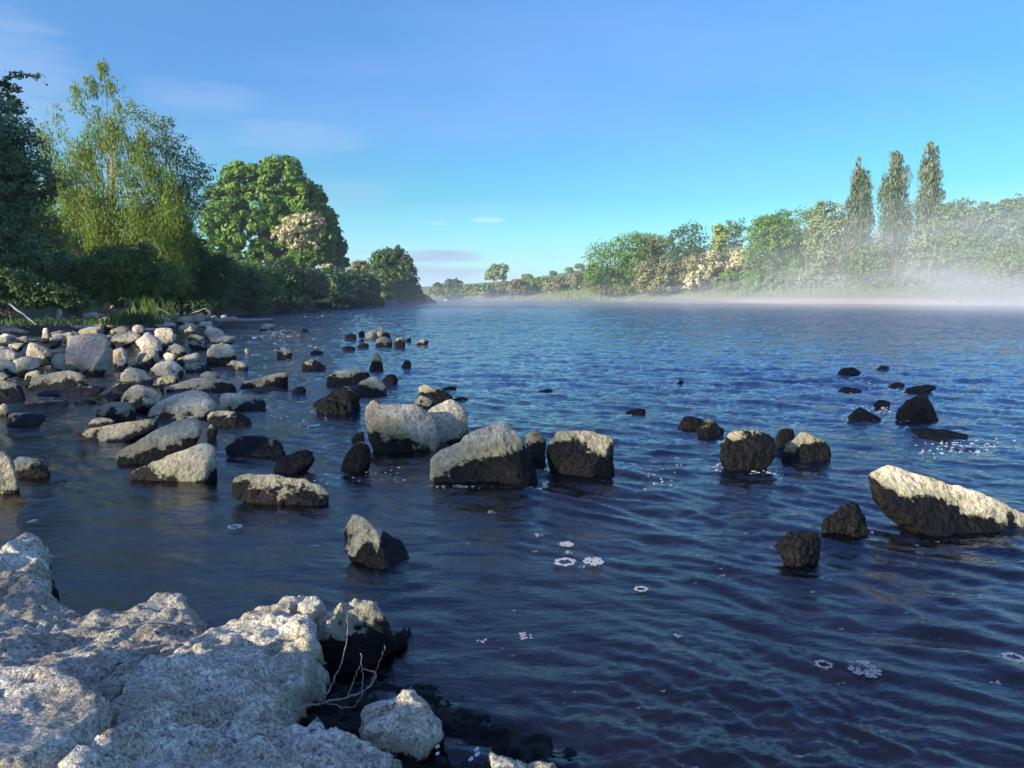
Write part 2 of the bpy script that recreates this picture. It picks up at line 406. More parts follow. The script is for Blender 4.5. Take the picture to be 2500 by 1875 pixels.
# domain warp so that crests wander
wx = .25 * fbm(rot(x, y, 0, 1.1, 1.1, 3), 2); wy2 = .25 * fbm(rot(x, y, 0, 1.1, 1.1, 9), 2)
X2, Y2 = x + wx * .5, y + wy2 * .5
big = fbm(rot(X2, Y2, -28, .75, .26, 1), 3)
med = fbm(rot(X2, Y2, -24, .30, .095, 4), 3)
sml = fbm(rot(X2, Y2, -16, .11, .040, 7), 2)
sharp = 1 - 2 * np.abs(fbm(rot(X2, Y2, -26, .42, .14, 11), 2))
rr_ = ss(.2, 1.4, x) * ss(4.5, 2.2, y)
z = (.011 * big + .0075 * (1 + .5 * rr_) * med + .0022 * sml + .004 * sharp)
bigf = fbm(rot(X2, Y2, 0, 3.2, 1.1, 21), 4)
z += far * .030 * bigf + ss(2.5, 8, y) * .018 * fbm(rot(X2, Y2, -8, 1.1, .42, 15), 3)
# ridged confused water where it runs over the shallows
z += .010 * np.exp(-(((x - .55) / .55)**2 + ((y - 1.5) / .45)**2)) * (1 - 2 * np.abs(fbm(rot(X2, Y2, -20, .10, .07, 31), 3)))
z *= calm * rif * 1.2
# ripples spreading from the larger stones
for (a, b, wpx) in ((1237,1180,135),(955,1105,110),(1430,1150,85),(2300,1290,190),(2060,1310,60),(1945,1370,60),(690,1235,120),(925,1405,95),(1830,1130,75),(1970,1120,65),(2240,1020,60),(640,1100,95),(830,935,80),(1000,1530,40)):
    cpt = P(a, b); rw = wpx / FOC * cpt[1]; dd = np.maximum(np.hypot((x - cpt[0]), (y - cpt[1] - rw * .25) * 1.5) - rw, 0)
    z += .0055 * np.sin(dd / (.022 * (1 + .25 * cpt[1])) + 2 * fbm(rot(x, y, 0, .5, .5, a), 2)) * np.exp(-dd / (.10 + .05 * cpt[1])) * (.6 + .4 * ss(-.3, .5, x - cpt[0]))
z -= z.mean()
z[np.abs(UX.ravel()) > 1] *= .3
V = np.c_[x, y, z]
V2 = V
m, N, out, t = mat('water')
geo = N('ShaderNodeNewGeometry')
mp1 = N('ShaderNodeMapping', {'Vector': geo.outputs['Position'], 'Rotation': (0, 0, R(20)), 'Scale': (9, 26, 1)})
w1 = N('ShaderNodeTexNoise', {'Vector': mp1.outputs[0], 'Scale': 1, 'Detail': 5, 'Roughness': .6})
mp2 = N('ShaderNodeMapping', {'Vector': geo.outputs['Position'], 'Rotation': (0, 0, R(4)), 'Scale': (.8, 2.6, 1)})
w2 = N('ShaderNodeTexNoise', {'Vector': mp2.outputs[0], 'Scale': 1, 'Detail': 7, 'Roughness': .65})
sp = N('ShaderNodeSeparateXYZ', {0: geo.outputs['Position']})
# sheltered water behind the stones on the left stays smoother
s1 = N('ShaderNodeMapRange', {0: sp.outputs[1], 1: 2.5, 2: 7, 3: .10, 4: .5})
s2 = N('ShaderNodeMapRange', {0: sp.outputs[1], 1: 5, 2: 30, 3: .2, 4: .75})
b1 = N('ShaderNodeBump', {'Height': w1.outputs[0], 'Strength': s1.outputs[0], 'Distance': .018})
b2 = N('ShaderNodeBump', {'Height': w2.outputs[0], 'Strength': s2.outputs[0], 'Distance': .16, 'Normal': b1.outputs[0]})
fr = N('ShaderNodeFresnel', {'IOR': 1.48, 'Normal': b2.outputs[0]})
gl = N('ShaderNodeBsdfGlossy', {'Roughness': .04, 'Normal': b2.outputs[0], 'Color': (1, 1, 1, 1)})
tr = N('ShaderNodeBsdfTransparent', {'Color': (.80, .72, .62, 1)})
df = N('ShaderNodeBsdfDiffuse', {'Color': (.008, .024, .075, 1)})
dep = N('ShaderNodeMapRange', {0: sp.outputs[1], 1: 2.2, 2: 8, 3: .0, 4: .95})
dpa = N('ShaderNodeAttribute', attribute_name='deep'); dpm = N('ShaderNodeMath', {0: dep.outputs[0], 1: dpa.outputs['Fac']}, operation='MULTIPLY')
body = N('ShaderNodeMixShader', {0: dpm.outputs[0], 1: tr.outputs[0], 2: df.outputs[0]})
mx = N('ShaderNodeMixShader', {0: fr.outputs[0], 1: body.outputs[0], 2: gl.outputs[0]})
t.links.new(mx.outputs[0], out.inputs['Surface'])
wme = mesh_np('river_water', V2, grid_faces(len(wy), len(ux)))
attr(wme, 'deep', np.where(y < 45, ss(1.3, 7.5, poly_sdf(np.stack([x, y], 1), SHORE)), 1))
g = link('river_water', wme, m); tag(g, kind='structure')
# ---------------------------------------------------------------- boulders
_ico = {}
def ico(n):
    if n not in _ico:
        bm = bmesh.new(); bmesh.ops.create_icosphere(bm, subdivisions=n, radius=1)
        _ico[n] = (np.array([v.co[:] for v in bm.verts]), np.array([[v.index for v in f.verts] for f in bm.faces])); bm.free()
    return _ico[n]
FR = {'A': (0, 700, .31646), 'B': (500, 740, .31646), 'E': (800, 920, .33906), 'D': (600, 1200, .40687), 'K': (1600, 820, .40687), 'F': (0, 0, 1.13020)}
def to_px(fr, pts):
    a, b, s = FR[fr]; return [(a + s * u, b + s * v) for u, v in pts]
GROUPS = {}
def rock(label, fr, pts, z=0.0, T=.62, wet=None, p=60, sub=None, mtl=None, amp=.038, name='boulder', cat='boulder', group=None, lean=.5, seed=None, pit=0.0):
    """A boulder from its outline: the outline's edges become faces leaning to the front and to the back, closed by
    a front, back and top face; pts in a zoom frame, z the height its foot stands at, wet=(left, right) the tide line"""
    px = to_px(fr, pts); n0 = len(px)
    rs = np.random.RandomState(abs(hash(label)) % 9999 if seed is None else seed) if False else np.random.RandomState((sum(map(ord, label)) * 31 + n0) % 99991 if seed is None else seed)
    xs = [q[0] for q in px]; ys = [q[1] for q in px]
    x0, x1, y0, y1 = min(xs), max(xs), min(ys), max(ys); xc = (x0 + x1) / 2
    yf = P(xc, y1, z)[1]
    W = (x1 - x0) / FOC * yf; Hh = (y1 - y0) / FOC * yf
    Tk = max(T * W, .55 * Hh) if T > 0 else -T
    Tk = min(Tk, 2.2 * max(Hh, .12) + .25 * W)
    Q = []
    for (a, b) in px:
        tt = (y1 - b) / max(y1 - y0, 1e-6)
        q = D(a, b, yf + Tk * (.28 + lean * tt))
        Q.append(q)
    Q = np.array(Q)
    zb = Q[:, 2].min(); sink = .35 * (Q[:, 2].max() - zb) + .05
    low = Q[:, 2] < zb + .22 * (Q[:, 2].max() - zb)
    Q[low, 2] -= sink
    c = (Q.max(0) + Q.min(0)) / 2
    Sx = np.array([W / 2, Tk / 2, (Q[:, 2].max() - Q[:, 2].min()) / 2]) + 1e-3
    q = (Q - c) / Sx
    # hull order of the outline (in x,z) so that edges face outward
    vd = np.array([c[0], c[1], c[2] - CAM_H]); vd = vd / Sx; vd /= np.linalg.norm(vd)
    planes = []
    n = len(q); area = 0
    for i in range(n):
        a, b = q[i], q[(i + 1) % n]; area += a[0] * b[2] - b[0] * a[2]
    sg = 1 if area > 0 else -1
    for i in range(n):
        a, b = q[i], q[(i + 1) % n]; e = b - a
        if np.linalg.norm(e) < 1e-3: continue
        nn = np.cross(e, vd) * sg * 1.0
        nn /= np.linalg.norm(nn) + 1e-9
        if nn @ a < 0: nn = -nn
        e /= np.linalg.norm(e)
        for s_, lo, hi in ((-1, .25, .75), (1, .1, .7)):
            ang = rs.uniform(lo, hi)
            if s_ == -1 and nn[2] > .5: ang = rs.uniform(.55, .95)     # top: broad faces towards the viewer
            v2 = nn * math.cos(ang) + s_ * vd * math.sin(ang)
            v2 /= np.linalg.norm(v2); h = v2 @ a
            if h > .12: planes.append((v2, h))
    for k in range(2):
        v2 = -vd + rs.normal(0, .25, 3); v2 /= np.linalg.norm(v2); planes.append((v2, rs.uniform(.80, .98)))
        v2 = vd + rs.normal(0, .25, 3); v2 /= np.linalg.norm(v2); planes.append((v2, rs.uniform(.8, 1.0)))
    for k in range(2):
        v2 = rs.normal(size=3) * np.array([.5, 1, 1]); v2[2] = abs(v2[2]) * .6; v2[1] = -abs(v2[1]); v2 /= np.linalg.norm(v2)
        hs = (q @ v2).max(); planes.append((v2, max(hs * rs.uniform(.90, 1.0), .35)))
    size = max(W, Hh)
    pix = W / yf * FOC * .41
    if sub is None: sub = 5 if pix > 95 else (4 if pix > 26 else 3)
    U, F = ico(sub)
    acc = np.zeros(len(U))
    for v2, h in planes:
        d = np.maximum(U @ v2, 0) / h; acc += d ** p
    r = acc ** (-1.0 / p)
    r = np.minimum(r, 1.9)
    V = U * r[:, None] * Sx
    off = rs.uniform(-50, 50, 3)
    sN = min(W, Tk * 1.2, Hh * 1.6)
    nd = amp * sN * fbm(V / sN * 1.7 + off, 3) + amp * .5 * sN * fbm(V / sN * 6.5 + off, 3)
    nd += amp * .5 * sN * (np.abs(noise3(V * np.array([1, 1, 2.4]) / sN * 2.6 + off)) - .35)
    if pit: nd -= pit * sN * np.maximum(np.abs(fbm(V / sN * 5 + off, 2)) - .15, 0)
    L = np.linalg.norm(V, axis=1)[:, None] + 1e-9
    V = V + V / L * nd[:, None]
    Wd = V + c
    base = np.array([c[0], c[1], 0.0])
    if wet is None: dry = Wd[:, 2] - (z + .02)
    elif wet == 'all': dry = np.full(len(V), -.6)
    elif wet == 'none': dry = Wd[:, 2] + .5
    elif isinstance(wet, list):
        wp = to_px(fr, wet); wz = np.array([D(a, b, yf + .4 * Tk) for a, b in wp]); dry = Wd[:, 2] - np.interp(Wd[:, 0], wz[:, 0], wz[:, 2])
    else:
        k = FR[fr]; zl = D(x0, k[1] + k[2] * wet[0], yf + .35 * Tk)[2]; zr = D(x1, k[1] + k[2] * wet[1], yf + .35 * Tk)[2]
        tt = (Wd[:, 0] - (c[0] - W / 2)) / W
        dry = Wd[:, 2] - (zl + (zr - zl) * tt)
    me = mesh_np(name, Wd - base, F)
    attr(me, 'dry', dry)
    if mtl is None: mtl = M_ROCK
    o = link(name, me, mtl, loc=base)
    tag(o, label, cat, group)
    return o

BANK = 'pale boulders heaped along the left bank'
def bank(label, pts, z=.06, **k):
    k.setdefault('group', BANK); k.setdefault('mtl', M_GREY)
    return rock(label, 'A', pts, z=z, **k)
# --- the heap on the left bank, far to near
bank('pale rough boulder at the foot of the grass tuft, above the big squared block', [(722,268),(800,230),(862,210),(932,250),(905,295),(820,325),(740,300)], z=.25)
bank('low brown-grey stone just below the grass tuft', [(830,345),(930,300),(1000,293),(1012,345),(900,365)], z=.22)
bank('small upright grey stone between the grass tuft and the flat pitted slab', [(1003,338),(1030,282),(1095,292),(1142,335),(1095,356)], z=.2)
bank('mossy green-white stone right beside the grass tuft', [(1148,255),(1190,225),(1282,240),(1255,275),(1160,290)], z=.2)
bank('thin pale slab lying flat above the pitted slab', [(1180,292),(1240,265),(1362,265),(1352,302),(1200,312)], z=.16)
bank('round-backed grey stone near the far tip of the stone heap', [(1340,262),(1400,220),(1482,220),(1502,272),(1380,285)], z=.14)
bank('pale boulder at the farthest tip of the stone heap, beside the open water', [(1478,232),(1500,202),(1562,205),(1622,250),(1562,266),(1500,270)], z=.06)
bank('small white stone at the very end of the far tip, touching the water', [(1585,215),(1622,205),(1632,245),(1600,250)], z=.02)
bank('cream block in the middle of the far tip of the heap', [(1408,345),(1420,290),(1502,284),(1532,342),(1450,365)], z=.1)
bank('flat pale stone on the water side of the far tip', [(1520,272),(1622,262),(1682,302),(1560,312)], z=.05)
bank('smooth sloping pale slab with a dark base at the water edge, near the floating log', [(1555,375),(1572,288),(1642,298),(1742,350),(1752,405),(1640,410)], z=.05, wet=(395,400))
bank('thin wedge of stone reaching out over the water beside the smooth sloping slab', [(1598,402),(1740,375),(1842,385),(1762,435),(1640,425)], z=.03)
bank('small pale stone in front of the cream block', [(1428,388),(1480,363),(1582,400),(1462,415)], z=.08)
bank('low arched pale stone above the mossy knobbly stone', [(1438,432),(1480,405),(1562,408),(1622,440),(1590,468),(1482,468)], z=.06, wet=(450,450))
bank('wide grey slab peppered with dark pits in the middle of the heap', [(1150,322),(1250,304),(1400,318),(1418,372),(1370,415),(1270,450),(1200,440)], z=.14, pit=.12)
bank('mossy knobbly stone with green patches beside the dark gap', [(1268,448),(1350,433),(1432,450),(1462,512),(1350,535),(1280,495)], z=.05, pit=.12, wet=(500,500))
bank('large reddish-grey slab leaning like a roof over the white round stone', [(940,470),(1050,390),(1128,348),(1180,358),(1257,430),(1262,495),(1200,478),(1110,460),(1010,505)], z=.1)
bank('broad low grey stone left of the roof-like slab', [(828,385),(900,353),(1062,343),(1102,382),(960,435),(860,448)], z=.14)
bank('grey hump behind the top edge of the big squared block', [(583,342),(690,308),(782,303),(832,352),(640,372)], z=.24)
bank('small peaked stone at the back left corner of the big squared block', [(453,395),(500,353),(560,340),(582,372),(490,410)], z=.22)
bank('small upright pale stone standing alone in the shade at the left', [(313,392),(330,318),(370,313),(387,388),(350,402)], z=.3, T=.8)
bank('long dark slab with a thin pale top left of the big squared block', [(248,412),(480,388),(472,445),(300,445)], z=.2, wet=(405,405))
bank('flat shaded stone at the left frame edge, highest of the left row', [(-60,402),(80,388),(102,432),(0,446)], z=.26)
bank('low grey stone next to the highest one at the left edge', [(100,402),(200,373),(272,402),(150,436)], z=.25)
bank('thin pale wafer of stone under the two shaded left stones', [(58,442),(200,428),(162,466),(70,470)], z=.22)
bank('wide grey boulder with a broken lower lip at the left', [(190,545),(202,450),(300,438),(412,490),(402,545),(260,565)], z=.16)
bank('flat-topped grey stone cut by the left frame edge above the cracked one', [(-90,490),(0,478),(142,478),(162,525),(100,560),(-60,560)], z=.16)
bank('wide flat stone below the boulder with the broken lip', [(78,565),(200,528),(342,560),(372,610),(200,645),(110,630)], z=.12, wet=(640,610))
bank('pale grey stone at the left frame edge with a dark notch', [(-110,600),(0,558),(62,560),(157,612),(140,660),(-60,665)], z=.13)
bank('small yellowish stone at the left frame edge', [(-60,650),(100,648),(80,695),(0,722),(-60,722)], z=.08)
bank('little peaked stone behind the left end of the wide white rock', [(158,705),(200,660),(292,633),(332,675),(220,725)], z=.08)
bank('yellow-grey stone tucked against the left side of the big squared block', [(368,605),(420,508),(492,488),(507,635),(430,655)], z=.12)
o = bank('big squared pale block with a dark hole near its upper right corner', [(473,402),(640,362),(836,358),(902,578),(900,625),(560,650),(520,600)], z=.07, p=50, amp=.015, T=.55, lean=.75, wet=(640,640), sub=6, seed=5)
bank('blue-grey mottled stone right of the big squared block', [(868,570),(865,448),(922,443),(1002,500),(1002,558),(930,590)], z=.1)
bank('small pale corner stone under the right edge of the big squared block', [(888,575),(980,553),(1002,602),(930,640)], z=.07)
bank('white rounded boulder under the roof-like slab', [(1028,565),(1058,480),(1130,453),(1202,458),(1252,530),(1222,585),(1080,590)], z=.08, p=8)
bank('spotted black and white stone in front of the white rounded boulder', [(998,610),(1080,558),(1192,600),(1122,650),(1020,645)], z=.07, pit=.1)
bank('small smooth stone between the white rounded boulder and the greenish slab', [(1248,535),(1290,503),(1372,540),(1302,568)], z=.07)
bank('brown wedge of stone behind the cream pyramid stone', [(1178,605),(1230,548),(1292,558),(1202,612)], z=.06, wet='none')
bank('greenish slab leaning up to the right above the cream pyramid stone', [(1350,560),(1450,518),(1542,503),(1562,575),(1400,590)], z=.06)
bank('narrow greenish slab with a dark tip pointing right', [(1400,578),(1500,568),(1637,590),(1632,648),(1440,635)], z=.03, wet=(625,590))
bank('cream stone with a broad pyramid shape in the middle of the heap', [(1148,645),(1230,568),(1330,558),(1420,598),(1458,640),(1380,668),(1250,678)], z=.05)
bank('white-topped block with a black wet front at the water edge', [(1563,525),(1580,453),(1700,428),(1792,443),(1832,490),(1832,590),(1780,612),(1590,612)], z=.0, wet=(575,500), p=26, mtl=M_ROCK)
bank('low stone full of holes lying in water in front of the white-topped block', [(1718,605),(1780,563),(1902,563),(1942,620),(1902,660),(1730,660)], z=0, wet=(622,612), pit=.15)
bank('small pale domed stone half in the water below the narrow greenish slab', [(1533,695),(1560,643),(1612,643),(1702,672),(1702,705),(1560,712)], z=0, wet=(705,705))
bank('small oval pale stone with a brown base left of the long flat stone', [(1198,725),(1240,678),(1382,666),(1397,712),(1340,758),(1220,752)], z=.02, wet=(735,712))
bank('large tan stone with a layered side right of the big squared block', [(903,705),(935,618),(1002,613),(1222,665),(1212,702),(1142,748),(912,745)], z=.03, wet=(720,735))
bank('wide white rock with a scalloped top in front of the big squared block', [(160,730),(330,668),(540,643),(700,668),(738,725),(640,780),(470,800),(290,800)], z=.0, wet=(745,755), T=.4, mtl=M_ROCK)
bank('white rock sloping down to the right, cut by the left frame edge', [(-160,740),(0,708),(62,716),(272,805),(200,870),(62,895),(-120,890)], z=.0, wet=(815,800), mtl=M_ROCK)
bank('wet grey slab lying level with the water below the wide white rock', [(270,812),(500,778),(822,755),(832,800),(600,845),(300,855)], z=0, wet=(790,770), T=.5)
bank('low pale shelf barely out of the dark pool, left of the wet slab', [(160,912),(320,880),(542,868),(562,900),(400,930),(220,944)], z=0, wet=(900,880), T=.6)
bank('grey stone just under the water right of the low pale shelf', [(540,892),(700,858),(742,890),(600,920)], z=0, wet=(880,880), T=.6)
bank('tiny peaked stone at the right end of the dark pool', [(728,895),(790,866),(832,868),(842,902),(760,912)], z=0, wet=(898,898))
bank('grey stone in the pool at the left frame edge, smallest there', [(-40,925),(60,925),(77,975),(0,1005),(-50,1000)], z=0, wet=(960,945), mtl=M_ROCK)
bank('half-sunk stone in the pool with a pale left end and a dark right end', [(40,1005),(90,962),(230,960),(332,962),(397,1002),(362,1055),(120,1092),(60,1065)], z=0, wet=(1030,965), mtl=M_ROCK)
bank('thin plate of stone with a dark underside above the sagging hollow stone', [(812,805),(880,738),(1022,743),(1062,770),(980,818),(850,822)], z=.02, wet=(770,775))
bank('dark wet plate under the thin plate of stone', [(708,855),(780,823),(952,813),(902,880),(720,890)], z=0, wet=(835,820))
bank('pale stone peeking out between the long flat stone and the thin plate', [(1150,760),(1190,738),(1255,745),(1270,790),(1180,800)], z=.04)
bank('long flat pale stone pointing at the open water, across the front of the heap', [(1262,780),(1420,718),(1562,698),(1752,713),(1838,745),(1832,800),(1650,822),(1400,812),(1290,808)], z=0, wet=(785,758), T=.35, mtl=M_ROCK)
bank('peaked stone with a dark hollow like a cave in its front', [(898,890),(960,800),(1070,738),(1210,775),(1352,825),(1240,900),(1120,960),(1000,975)], z=0, wet=(905,850), mtl=M_ROCK)
bank('big smooth spotted boulder in the front middle of the heap', [(1118,970),(1160,915),(1260,860),(1400,810),(1562,788),(1622,820),(1684,940),(1500,1010),(1302,1040),(1130,1015)], z=0, wet=(1010,985), T=.7, mtl=M_ROCK)
bank('wedge-shaped pale stone with a black right end next to the spotted boulder', [(1638,835),(1700,806),(1950,823),(2042,830),(2064,880),(2060,945),(1850,962),(1682,945)], z=0, wet=(950,865), mtl=M_ROCK)
bank('dark wet stone edged with a pale curved rim below the black-ended wedge', [(1558,1005),(1600,965),(1830,925),(1872,960),(2012,970),(2052,992),(1902,1062),(1682,1095),(1600,1045)], z=0, wet=(1010,955), mtl=M_ROCK)
bank('dark-bottomed stone with a pale cap left of the spotted boulder', [(733,945),(830,893),(987,878),(1052,940),(1062,1000),(1000,1040),(850,1045),(740,1010)], z=0, wet=(965,950), mtl=M_ROCK)
bank('small white stone resting on the left end of the long tapering slab', [(678,1055),(720,1008),(852,1008),(892,1042),(802,1075),(700,1092)], z=.03, mtl=M_ROCK)
bank('long tapering slab rising to the right, second one back from the open pool', [(578,1145),(640,1088),(860,1058),(1090,1013),(1250,1008),(1302,1042),(1202,1110),(1050,1175),(850,1205),(620,1205)], z=0, wet=(1160,1085), T=.35, mtl=M_ROCK)
bank('small dark stone with a lit rim beside the open water, right of the tapering slabs', [(1588,1065),(1650,1048),(1692,1110),(1622,1185),(1598,1160)], z=0, wet=(1100,1060), mtl=M_ROCK)
bank('large tapering boulder with a white back and a black underside', [(883,1280),(1040,1190),(1200,1090),(1420,1008),(1542,998),(1592,1060),(1607,1175),(1500,1270),(1250,1345),(1000,1395),(900,1340)], z=0, wet=(1290,1190), T=.45, mtl=M_ROCK)
bank('nearest tapering boulder of the heap, pale above and dark brown below', [(935,1470),(1010,1415),(1200,1330),(1380,1258),(1550,1198),(1672,1188),(1704,1290),(1660,1490),(1302,1530),(1000,1520)], z=0, wet=(1440,1385), T=.42, mtl=M_ROCK)
bank('round pale boulder cut by the left frame edge, in front of the dark pool', [(-120,1260),(0,1232),(50,1232),(130,1288),(182,1400),(192,1510),(150,1580),(-100,1610)], z=0, wet=(1520,1480), p=9, mtl=M_ROCK)
bank('flat wedge with a black side sticking out behind the round left boulder', [(100,1300),(230,1308),(418,1340),(424,1390),(330,1450),(130,1480)], z=0, wet=(1375,1360), mtl=M_ROCK)
bank('white-streaked stone in deep shade under the bushes, above the big block', [(538,160),(600,130),(692,133),(702,180),(602,202),(550,190)], z=.45)
bank('pale sliver of stone in deep shade left of the streaked one', [(415,245),(440,178),(482,190),(482,232)], z=.4, T=.9)
bank('dim flat stone in the shade just below the white-streaked one', [(630,218),(762,205),(772,242),(650,254)], z=.38)
bank('small dim stone highest in the shade under the bushes', [(700,112),(722,98),(760,100),(765,118)], z=.55)
# --- stones standing in the water right of the heap
W1 = 'stones standing in the shallow water beyond the left bank'
def wst(label, pts, fr='B', **k):
    k.setdefault('group', W1); return rock(label, fr, pts, **k)
wst('small white stone in the water just right of the floating log', [(413,195),(440,153),(522,153),(547,187),(502,212),(420,212)], wet=(195,195))
wst('tiny dark stone out in the water right of the white one by the log', [(715,212),(760,190),(817,210),(770,224)], wet='all')
wst('small white-topped stone in the green reflection, alone', [(543,405),(565,338),(612,333),(692,377),(642,420),(560,425)], wet=(385,378))
wst('tiny peaked stone close to the white-topped block of the bank', [(298,375),(320,333),(362,372),(330,388)], wet=(372,372))
wst('low dark stone with a white crest in the green reflection', [(738,495),(770,438),(832,428),(942,485),(932,515),(760,522)], wet=(470,462))
wst('thin dark stone almost under water beyond the white-crested one', [(800,385),(850,358),(932,370),(952,390),(850,402)], wet='all')
wst('flat dark-sided slab with a grey top, right of the green reflection', [(928,575),(1000,518),(1150,503),(1277,530),(1282,595),(1180,628),(1002,638),(930,618)], wet=(565,545), T=.5)
wst('triangular olive stone leaning on the flat dark-sided slab', [(1158,630),(1250,575),(1325,563),(1367,590),(1422,670),(1402,702),(1220,708),(1190,690)], wet=(670,655))
wst('all-dark stone to the right of the triangular olive one', [(1358,585),(1400,546),(1472,548),(1499,600),(1442,635),(1390,628)], wet='all')
wst('craggy black boulder with a pale pitted crest', [(823,780),(880,700),(1000,650),(1110,603),(1172,630),(1217,730),(1217,800),(1150,855),(950,862),(880,830)], wet=(720,660), pit=.25, amp=.09, p=24)
wst('long black stone with a pale sloping right end', [(238,610),(380,570),(480,543),(600,518),(647,530),(642,635),(500,648),(300,662)], wet=(590,578), T=.35)
wst('low dark stone washed by water below the long black one', [(288,690),(380,643),(560,648),(642,672),(480,702),(320,700)], wet='all')
wst('small round wet stone right of the long black one', [(653,685),(700,638),(752,638),(792,672),(740,705),(680,702)], wet='all')
wst('cone-shaped stone with a pale tip standing alone in the water', [(1253,490),(1290,400),(1312,378),(1347,390),(1382,450),(1382,500),(1320,518)], wet=(440,440))
wst('small dark stone alone to the right of the cone-shaped one', [(1508,492),(1525,448),(1560,435),(1597,455),(1592,495),(1540,504)], wet='all')
wst('dark stone with a pale olive crown, behind the large pair of boulders', [(1615,705),(1660,620),(1710,608),(1800,660),(1902,700),(1965,745),(1800,780),(1650,775)], wet=(690,640), T=.5)
wst('yellowish stone tucked in front of the olive-crowned dark one', [(1598,745),(1630,693),(1682,698),(1792,770),(1702,830),(1620,800)], wet=(780,775))
wst('thin dark ledge washed by water, upper one right of the olive-crowned stone', [(1812,662),(1880,633),(1962,650),(1880,676)], wet='all')
wst('thin dark ledge washed by water, lower one right of the olive-crowned stone', [(1878,745),(2000,715),(2052,750),(1920,765)], wet='all')
W2 = 'stones of the little heap far out in the water'
for lab, pts, wt in (
    ('low dark stone at the left end of the little heap out in the water', [(1068,255),(1110,233),(1172,240),(1167,278),(1080,284)], 'all'),
    ('small dark pointed stone in the little heap out in the water', [(1183,235),(1210,201),(1242,225),(1227,252),(1195,258)], 'all'),
    ('long cream stone lying across the little heap out in the water', [(1223,252),(1280,205),(1342,203),(1357,262),(1260,274)], (268,262)),
    ('small brown stone perched on top of the little heap out in the water', [(1323,215),(1335,168),(1370,173),(1387,218),(1340,228)], 'none'),
    ('dark leaning slab on the right of the little heap out in the water', [(1353,255),(1380,208),(1442,245),(1452,272),(1400,278)], 'all'),
    ('cream-topped block at the front of the little heap out in the water', [(1308,305),(1330,253),(1400,253),(1452,285),(1442,335),(1325,338)], (300,300)),
    ('pale-shouldered dark stone right of the cream-topped block out in the water', [(1448,315),(1470,260),(1532,260),(1562,325),(1480,345)], (298,292)),
    ('tiny dark stone in the gap at the right of the little heap', [(1538,285),(1580,263),(1602,285),(1570,305)], 'all'),
    ('brown stone at the right end of the little heap out in the water', [(1598,315),(1640,273),(1722,273),(1732,314),(1642,326)], (305,300)),
    ('small dark stone in front of the long cream one of the little heap', [(1183,292),(1215,266),(1242,290),(1200,302)], 'all'),
    ('low dark stone nearest the viewer at the left of the little heap', [(1043,352),(1090,323),(1162,335),(1192,355),(1100,372)], 'all'),
    ('dark grey stone right of the nearest low dark one, below the little heap', [(1163,340),(1200,303),(1262,310),(1274,342),(1200,354)], 'all')):
    wst(lab, pts, wet=wt, group=W2, z=0 if wt != 'none' else .16)
# --- the large boulders in the middle
W3 = 'large boulders in the middle of the river edge'
wst('small olive stone showing behind the top left of the broad pale boulder', [(1223,845),(1245,753),(1302,743),(1382,770),(1290,850)], wet=(835,835), group=W3)
wst('upright pale boulder leaning against the right side of the broad one', [(1690,1010),(1700,825),(1800,770),(1900,733),(1977,770),(2042,880),(2057,965),(2002,1020),(1900,1060),(1750,1090)], wet=(1040,1000), group=W3, sub=5)
wst('broad pale boulder with a rounded top and black undercut base', [(1208,865),(1300,780),(1420,763),(1620,758),(1702,820),(1832,910),(1838,975),(1790,1090),(1600,1150),(1400,1165),(1312,1090),(1213,935)], wet=(1040,1085), group=W3, sub=6, T=.6, p=24, seed=12)
wst('dark leaning stone with a pale upper edge left of the broad pale boulder', [(1012,1255),(1080,1160),(1190,1058),(1252,1078),(1300,1170),(1240,1260),(1150,1305),(1040,1298)], wet=(1130,1095), group=W3)
wst('dark stone half hidden behind the dark leaning one', [(1118,1065),(1160,1008),(1222,983),(1252,1040),(1200,1090)], wet='all', group=W3)
wst('white-topped black stone nearest to the tapering boulders of the bank', [(143,1150),(175,1038),(330,1008),(602,1028),(662,1110),(640,1150),(540,1190),(250,1200),(160,1180)], wet=(1060,1065), group=W3, p=40)
wst('slab tilted up to the right with a pale upper face, between two black-based stones', [(438,1312),(560,1188),(702,1150),(890,1083),(932,1120),(922,1180),(850,1250),(750,1315),(602,1335)], wet=(1235,1110), group=W3)
wst('long block with a bright ragged top and a black front, in open water', [(148,1470),(200,1340),(280,1308),(602,1313),(832,1368),(985,1455),(930,1525),(832,1585),(702,1585),(400,1535),(200,1495)], wet=(1375,1470), group=W3, sub=6, p=40, T=.42)
wst('flat-topped brown block at the right of the biggest boulder', [(1558,480),(1600,393),(1750,368),(1930,388),(2062,430),(2084,560),(2070,650),(1900,722),(1650,695),(1568,610)], fr='E', wet=(500,545), group=W3, sub=6, T=.5, p=34, mtl=M_ROCK)
wst('knobbly upright stone squeezed between the biggest boulder and the brown block', [(1398,420),(1480,363),(1562,388),(1582,430),(1565,620),(1480,620)], fr='E', wet=(440,430), group=W3)
wst('biggest boulder in the middle, peaked, with a diagonal crack and a black wet base', [(733,600),(755,540),(850,458),(1000,388),(1180,318),(1290,285),(1342,318),(1422,440),(1502,530),(1554,640),(1545,745),(1350,795),(900,805),(770,780),(740,690)], fr='E', wet=[(735,720),(900,680),(1000,640),(1200,600),(1400,560),(1500,540),(1550,600)], group=W3, sub=6, T=.6, p=46, seed=3, amp=.04)
wst('squat stone with a yellow ragged left face and a grey wet right side', [(546,275),(598,148),(700,116),(790,160),(905,250),(1054,345),(1048,440),(1002,512),(902,528),(760,515),(690,440),(600,360)], fr='D', wet=[(548,300),(640,340),(700,260),(770,340),(800,140),(1050,60)], group=W3, sub=6, p=60, T=1.0, lean=.8)
